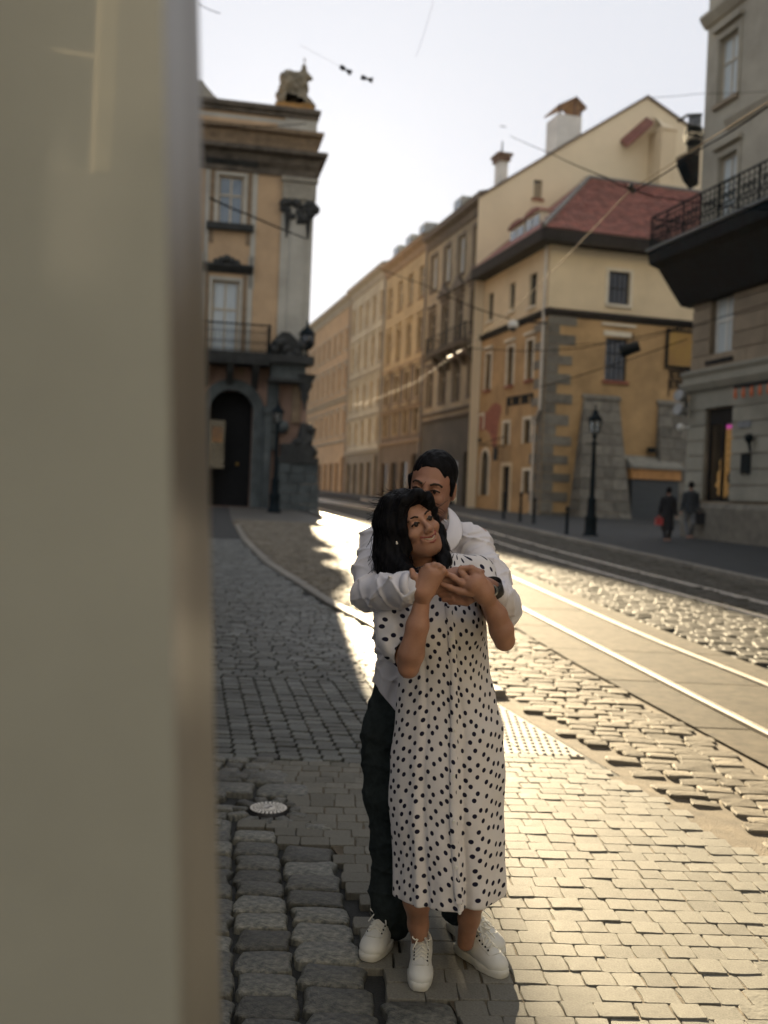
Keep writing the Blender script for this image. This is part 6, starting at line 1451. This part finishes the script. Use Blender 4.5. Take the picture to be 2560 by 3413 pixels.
# bracelet-like ring of beads at the cuff
f = MB()
for i in range(7): f.ball(P(1392+i*8, 1893-i*1.5, 3.0), .0036, 6, 5)
f.build('bead_necklace', black, woman)
# hair
f = Field((-.12, 3.02, 1.25), (.32, 3.45, 1.74), .0035)
WH = lambda x, y, z: W_HEAD @ Vector((x, y, z))
Rw = W_HEAD.to_3x3().normalized()
f.ell(WH(0, .026, .040), (.084, .100, .088), .01, rot=Rw)
f.chain([WH(-.050, -.020, .085), WH(-.078, -.010, .020), WH(-.084, .0, -.05), P(1300, 1850, 3.20), P(1325, 1888, 3.17), P(1352, 1898, 3.12)], [.032, .036, .036, .042, .034, .020], .03)
f.chain([WH(-.02, .05, .05), P(1298, 1740, 3.27), P(1296, 1830, 3.27), P(1300, 1890, 3.24), P(1350, 1910, 3.18)], [.07, .050, .048, .042, .024], .03)
f.chain([P(1290, 1850, 3.24), P(1306, 1892, 3.2), P(1365, 1912, 3.13), P(1395, 1908, 3.10)], [.04, .036, .022, .010], .02)
f.chain([WH(-.03, -.070, .082), WH(.020, -.085, .083), WH(.060, -.060, .062), WH(.078, -.030, .020)], [.020, .020, .020, .018], .02)
f.chain([WH(.072, .0, .02), WH(.078, .010, -.06), P(1470, 1830, 3.22), P(1482, 1868, 3.19), P(1478, 1895, 3.15)], [.030, .028, .024, .022, .012], .02)
f.chain([WH(-.052, -.060, .060), WH(-.064, -.052, .0), WH(-.066, -.036, -.07)], [.016, .014, .014], .015)
# open the face
Fm = np.array(W_HEAD.inverted()); r_ = (slice(None),)*3; X, Y, Z = f.grid(r_)
LX = Fm[0, 0]*X+Fm[0, 1]*Y+Fm[0, 2]*Z+Fm[0, 3]; LY = Fm[1, 0]*X+Fm[1, 1]*Y+Fm[1, 2]*Z+Fm[1, 3]; LZ = Fm[2, 0]*X+Fm[2, 1]*Y+Fm[2, 2]*Z+Fm[2, 3]
q_ = np.sqrt(((LX-.006)/.057)**2+((LY+.125)/.105)**2+((LZ+.028)/.098)**2); f.mix(r_, (q_-1)*.055, .012, 'sub')
q_ = np.sqrt((LX/.050)**2+((LY-.0)/.055)**2+((LZ+.12)/.085)**2)
f.wrinkle(lambda X, Y, Z: np.sin(X*190+8*np.sin(Z*18)+Y*60)+.7*np.sin(X*330-Y*120+5*np.sin(Z*25)), .0014)
v, q = f.mesh(); whair = sdf_obj('hair', [(v, q, None)], hair_m, woman)
# flyaway strands and tresses over the hair surface
rg = random.Random(21); st_ = MB()
def strand(p0, dirv, L_, r=.0007, curl=.01):
    pts = [p0]; d = dirv.normalized()
    for i in range(5): d = (d+Vector((rg.uniform(-1, 1), rg.uniform(-1, 1), rg.uniform(-1, 1)))*.28).normalized(); pts.append(pts[-1]+d*L_/5)
    st_.path(pts, r, 3)
hv = np.array(v); sel = rg.sample(range(len(hv)), 420)
hc = np.array(WH(0, .03, .02))
for i in sel:
    p = Vector(hv[i]); n_ = (p-Vector(hc)); 
    if p.z > P(1400, 1735, 3.2).z: strand(p, n_.normalized()*.35+Vector((rg.uniform(-.8, .3), rg.uniform(-.2, .2), -.2)), rg.uniform(.02, .05), .0007)
    else: strand(p, Vector((rg.uniform(-.3, .3), rg.uniform(-.2, .1), -1)), rg.uniform(.03, .08), .0008)
st_.build('loose_strands', hair_m, whair)
# dress
def duv(V):
    cx, cy = P(1492, 2500, 3.25).x, 3.25; th = np.arctan2(V[:, 0]-cx, -(V[:, 1]-cy)); return np.stack([th*.17, V[:, 2]+.02*np.sin(th*3)], 1)
f = Field((-.12, 2.98, .30), (.55, 3.50, 1.50), .0040)
dsec = [sec(3034, 1504, 186, .150), sec(2850, 1498, 186, .15), sec(2684, 1491, 192, .147), sec(2533, 1492, 192, .142), sec(2420, 1498, 182, .132), sec(2330, 1490, 166, .120), sec(2237, 1482, 152, .112), sec(2150, 1478, 146, .115), sec(2050, 1474, 146, .118), sec(1970, 1480, 146, .105), sec(1920, 1492, 135, .09), sec(1885, 1510, 112, .075)]
zb_d, zt_d = wz(3034), wz(2330)
def pleat(th, Z):
    t = np.clip((zt_d-Z)/(zt_d-zb_d), 0, 1.1); g = np.sin(th*2.5+.9)*.5+np.sin(th*9+1.2+t)*.45+np.sin(th*15-.5)*.25; sharp = np.exp(-((th+.62)/.09)**2)*-1.6+np.exp(-((th-.30)/.07)**2)*-1.5+np.exp(-((th-.12)/.05)**2)*.8
    return (.004+.012*t**1.3)*(g*.75+sharp*.8)
f.loft(sorted(dsec), .015, mod=pleat)
f.cone(P(1330, 2000, 3.22), P(1420, 1960, 3.24), .050, .055, .03); f.cone(P(1590, 1918, 3.22), P(1510, 1895, 3.24), .058, .050, .03)
f.chain([P(1592, 1905, 3.21), P(1612, 1960, 3.16)], [.052, .046], .02)
f.cone(P(1420, 2085, 3.19), P(1425, 2100, 3.19), .05, .05, .05); f.cone(P(1545, 2075, 3.19), P(1550, 2090, 3.19), .052, .05, .05)
f.wrinkle(wr((30, 12, 22, .3, .6), (-42, 18, 35, 1.7, .4)), .0022)
f.cone(WH(0, .02, -.12), P(1455, 1925, 3.13), .048, .040, .015, 'sub')
f.half((P(1500, 3000, 3.1).x, 0, P(1500, 3040, 3.12).z), (.06, 0, -1), .004)
v, q = f.mesh(); dress = sdf_obj('dress', [(v, q, None)], dress_m, woman, uv=duv)
# hollow the hem so the legs come out of cloth, not a solid: hem opening is shown by a darker underside ring
f = MB(); hp = sec(3034, 1504, 186, .150)
# puffed right sleeve
f = Field((-.08, 2.98, .98), (.22, 3.4, 1.42), .0036)
f.chain([P(1332, 2020, 3.20), P(1326, 2075, 3.16), P(1330, 2130, 3.12), P(1342, 2170, 3.09)], [.062, .068, .062, .050], .03)
f.wrinkle(wr((60, 30, 70, .3, .6), (-90, 40, 50, 1.7, .6), (130, 20, 30, .4, .4)), .0038)
f.cone(elR, P(1350, 2130, 3.10), .040, .036, .006, 'sub')
v, q = f.mesh(); sdf_obj('sleeve', [(v, q, None)], dress_m, dress, uv=lambda V: np.stack([V[:, 0]*1.0+V[:, 1]*.35, V[:, 2]*1.02+V[:, 1]*.2], 1))
# button placket
pk_ = MB(); bt = MB()
def front(px_, py_):      # surface of the dress along this line of sight
    r = ray(px_, py_); dd = 2.9; X = f2.ax
    while dd < 3.4:
        p = CAM+r*dd; i = [int(round((p[k]-f2.lo[k])/f2.h)) for k in range(3)]
        if all(0 <= i[k] < f2.n[k] for k in range(3)) and f2.D[i[0], i[1], i[2]] < .002: return p
        dd += .003
    return CAM+r*3.13
f2 = Field((-.12, 2.98, .30), (.55, 3.50, 1.50), .0060); f2.loft(sorted(dsec), .015, mod=pleat)
line = [(1494+(y-2020)*.035+8*math.sin(y/160), y) for y in range(2020, 3040, 30)]
pp = [front(*p)+Vector((0, -.003, 0)) for p in line]
vs = []
for p in pp: vs += [p+Vector((-.011, .003, 0)), p+Vector((-.008, -.002, 0)), p+Vector((.010, -.002, 0)), p+Vector((.013, .003, 0))]
vs = [tuple(p) for p in vs]; pk_.add(vs, [(4*i+j, 4*i+j+1, 4*i+j+5, 4*i+j+4) for i in range(len(pp)-1) for j in range(3)], True)
po = pk_.build('placket', dress_m, dress); ul = po.data.uv_layers.new(name='cloth'); U_ = duv(np.array(vs)); li = np.empty(len(po.data.loops), np.int32); po.data.loops.foreach_get('vertex_index', li); ul.data.foreach_set('uv', (U_[li]*np.array([1, 1])+np.array([.011, .017])).ravel())
for k in range(7):
    yb_ = 2128+k*152; p = front(1494+(yb_-2020)*.035+8*math.sin(yb_/160), yb_)+Vector((.001, -.0065, 0)); b_ = MB(); b_.tube(p, p+Vector((0, -.0025, 0)), .0055, .0045, 10); b_.build('button', lace_m, dress)
shoe_pair(1404, 3196, 1398, 3296, .245, .092, woman, perf=True)
shoe_pair(1545, 3178, 1656, 3246, .245, .090, woman, perf=True)

# ================================================================== PASSERS-BY
coat_a = mat('black_coat', (.012, .013, .016), rough=.9, var=.3, bump=.2); coat_b = mat('navy_grey_jacket', (.03, .036, .042), rough=.9, var=.3, bump=.2); jeans = mat('faded_jeans', (.10, .105, .11), rough=.9, var=.3, bump=.2)
def passer(px_, pyb, pyt, label, coat, legs_m, long_coat, stride, bag):
    b = G(px_, pyb); b.z = gz(b.y)+.08; H = (pyb-pyt)*b.y/FL; s = H/1.75
    f = Field(b-Vector((.45, .4, .05)), b+Vector((.45, .4, 1.9)), .012); A = lambda x, y, z: b+Vector((x, y, z))*s
    f.ell(A(0, .0, 1.64), (.078*s, .095*s, .115*s), .02); f.cone(A(0, 0, 1.5), A(0, 0, 1.40), .05*s, .06*s, .03)
    f.loft([(b.z+.85*s, b.x, b.y, .15*s, .11*s), (b.z+1.1*s, b.x, b.y, .13*s, .10*s), (b.z+1.38*s, b.x, b.y, .17*s, .10*s), (b.z+1.46*s, b.x, b.y, .10*s, .07*s)], .03)
    for s_ in (-1, 1):
        f.chain([A(s_*.19, 0, 1.36), A(s_*.24, .02, 1.08), A(s_*.26, -.06*s_, .84)], [.05*s, .042*s, .032*s], .02); f.ell(A(s_*.265, -.07*s_, .77), (.03*s, .04*s, .05*s), .015)
        f.chain([A(s_*.08, 0, .88), A(s_*.09, -stride*s_*.5, .48), A(s_*.09, stride*s_*.6, .08)], [.085*s, .06*s, .04*s], .02); f.ell(A(s_*.09, stride*s_*.6-.05, .035), (.045*s, .12*s, .04*s), .02)
    v, q = f.mesh(); p = sdf_obj('person', [(v, q, None)], skin_m); tag(p, label, 'person')
    f = Field(b-Vector((.45, .4, .05)), b+Vector((.45, .4, 1.9)), .012)
    zb0 = .35 if long_coat else .80
    f.loft([(b.z+zb0*s, b.x, b.y, (.21 if long_coat else .19)*s, .15*s), (b.z+.95*s, b.x, b.y, .19*s, .14*s), (b.z+1.15*s, b.x, b.y, .165*s, .13*s), (b.z+1.38*s, b.x, b.y, .20*s, .125*s), (b.z+1.48*s, b.x, b.y, .11*s, .09*s)], .03)
    for s_ in (-1, 1): f.chain([A(s_*.19, 0, 1.37), A(s_*.24, .02, 1.08), A(s_*.26, -.06*s_, .86)], [.068*s, .058*s, .048*s], .03)
    v, q = f.mesh(); sdf_obj('coat', [(v, q, None)], coat, p)
    f = Field(b-Vector((.45, .4, .05)), b+Vector((.45, .4, 1.3)), .012)
    for s_ in (-1, 1): f.chain([A(s_*.08, 0, .90), A(s_*.09, -stride*s_*.5, .48), A(s_*.09, stride*s_*.6, .12)], [.10*s, .075*s, .06*s], .02)
    v, q = f.mesh(); sdf_obj('trousers', [(v, q, None)], legs_m, p)
    f = Field(A(-.2, -.2, 1.4), A(.2, .25, 1.9), .01); f.ell(A(0, -.01, 1.655), (.090*s, .108*s, .115*s), .02); 
    if long_coat: f.chain([A(0, .06, 1.6), A(0, .09, 1.42)], [.08*s, .06*s], .03)
    v, q = f.mesh(); sdf_obj('hair', [(v, q, None)], hair_m, p)
    side, bm, sz, lab = bag; c = A(side*.30, -.05, .62); t = MB(); t.hexa([c+Vector((x*sz*.5, y*.1, z*sz*.55)) for z in (-1, 1) for x, y in ((-1, -1), (1, -1), (1, 1), (-1, 1))]); bo = empty('handbag', c, lab, 'bag'); t.build('body', bm, bo)
    t = MB(); t.path([c+Vector((-sz*.3, 0, sz*.55)), c+Vector((-sz*.1, 0, sz*.9)), c+Vector((sz*.1, 0, sz*.9)), c+Vector((sz*.3, 0, sz*.55))], .012, 5); t.build('handle', bm, bo)
passer(2222, 1812, 1632, 'pedestrian in a long black coat on the far sidewalk, left of the pair', coat_a, coat_a, True, .16, (-1, mat('red_bag', (.28, .03, .03), rough=.6), .2, 'red bag in the left hand of the pedestrian in black'))
passer(2296, 1802, 1614, 'pedestrian in dark jacket and pale jeans before the shop, right of the pair', coat_b, jeans, False, .20, (1, coat_a, .34, 'large dark bag carried by the pedestrian in pale jeans'))

# ================================================================== ROOF STATUE
f = Field(c0 := Vector(FP.pt(sb_[0]-1.2, ZPT-.2, -1.6))-Vector((1.0, 1.2, 0)), c0+Vector((5, 4, 4.3)), .045)
T_ = lambda x, y: P(x, y, (Vector(FP.pt(sb_[0], ZPT, -.5))).y)
f.ell(T_(985, 352), (.95, .8, .22), .1); f.ell(T_(980, 340), (.8, .7, .35), .15); f.ell(T_(965, 290), (.50, .50, .62), .2); f.ell(T_(1000, 300), (.40, .42, .75), .2); f.ell(T_(1005, 262), (.36, .34, .34), .15); f.ell(T_(1024, 263), (.24, .2, .16), .1)
f.cone(T_(1013, 248), T_(1016, 196), .17, .04, .08); f.ell(T_(960, 258), (.35, .35, .3), .2); f.cone(T_(925, 318), T_(945, 345), .15, .18, .05); f.cone(T_(925, 318), T_(950, 305), .12, .12, .05)
f.wrinkle(wr((7, 3, 9, .3, .6), (-11, 4, 13, 1.7, .5), (17, 9, 15, .3, .4)), .05)
v, q = f.mesh(); sdf_obj('figure', [(v, q, None)], mat('weathered_stone', (.20, .17, .115), rough=.9, var=.5, scale=1.5, bump=.5, bscale=9, dirt=.6), stt)
HAZE = .00005

# ================================================================== AIR
hz = bpy.data.materials.new('haze'); hz.use_nodes = True; hn = hz.node_tree; hn.nodes.clear()
ho = hn.nodes.new('ShaderNodeOutputMaterial'); hv_ = hn.nodes.new('ShaderNodeVolumePrincipled'); hv_.inputs['Color'].default_value = (1.0, .93, .82, 1)
hv_.inputs['Density'].default_value = HAZE; hv_.inputs['Anisotropy'].default_value = .35; hn.links.new(hv_.outputs[0], ho.inputs['Volume'])
mb = MB(); mb.box(-401, 401, -151, 601, -4.2, 33.0); o = mb.build('haze', hz); o['kind'] = 'stuff'
scene.cycles.volume_bounces = 0
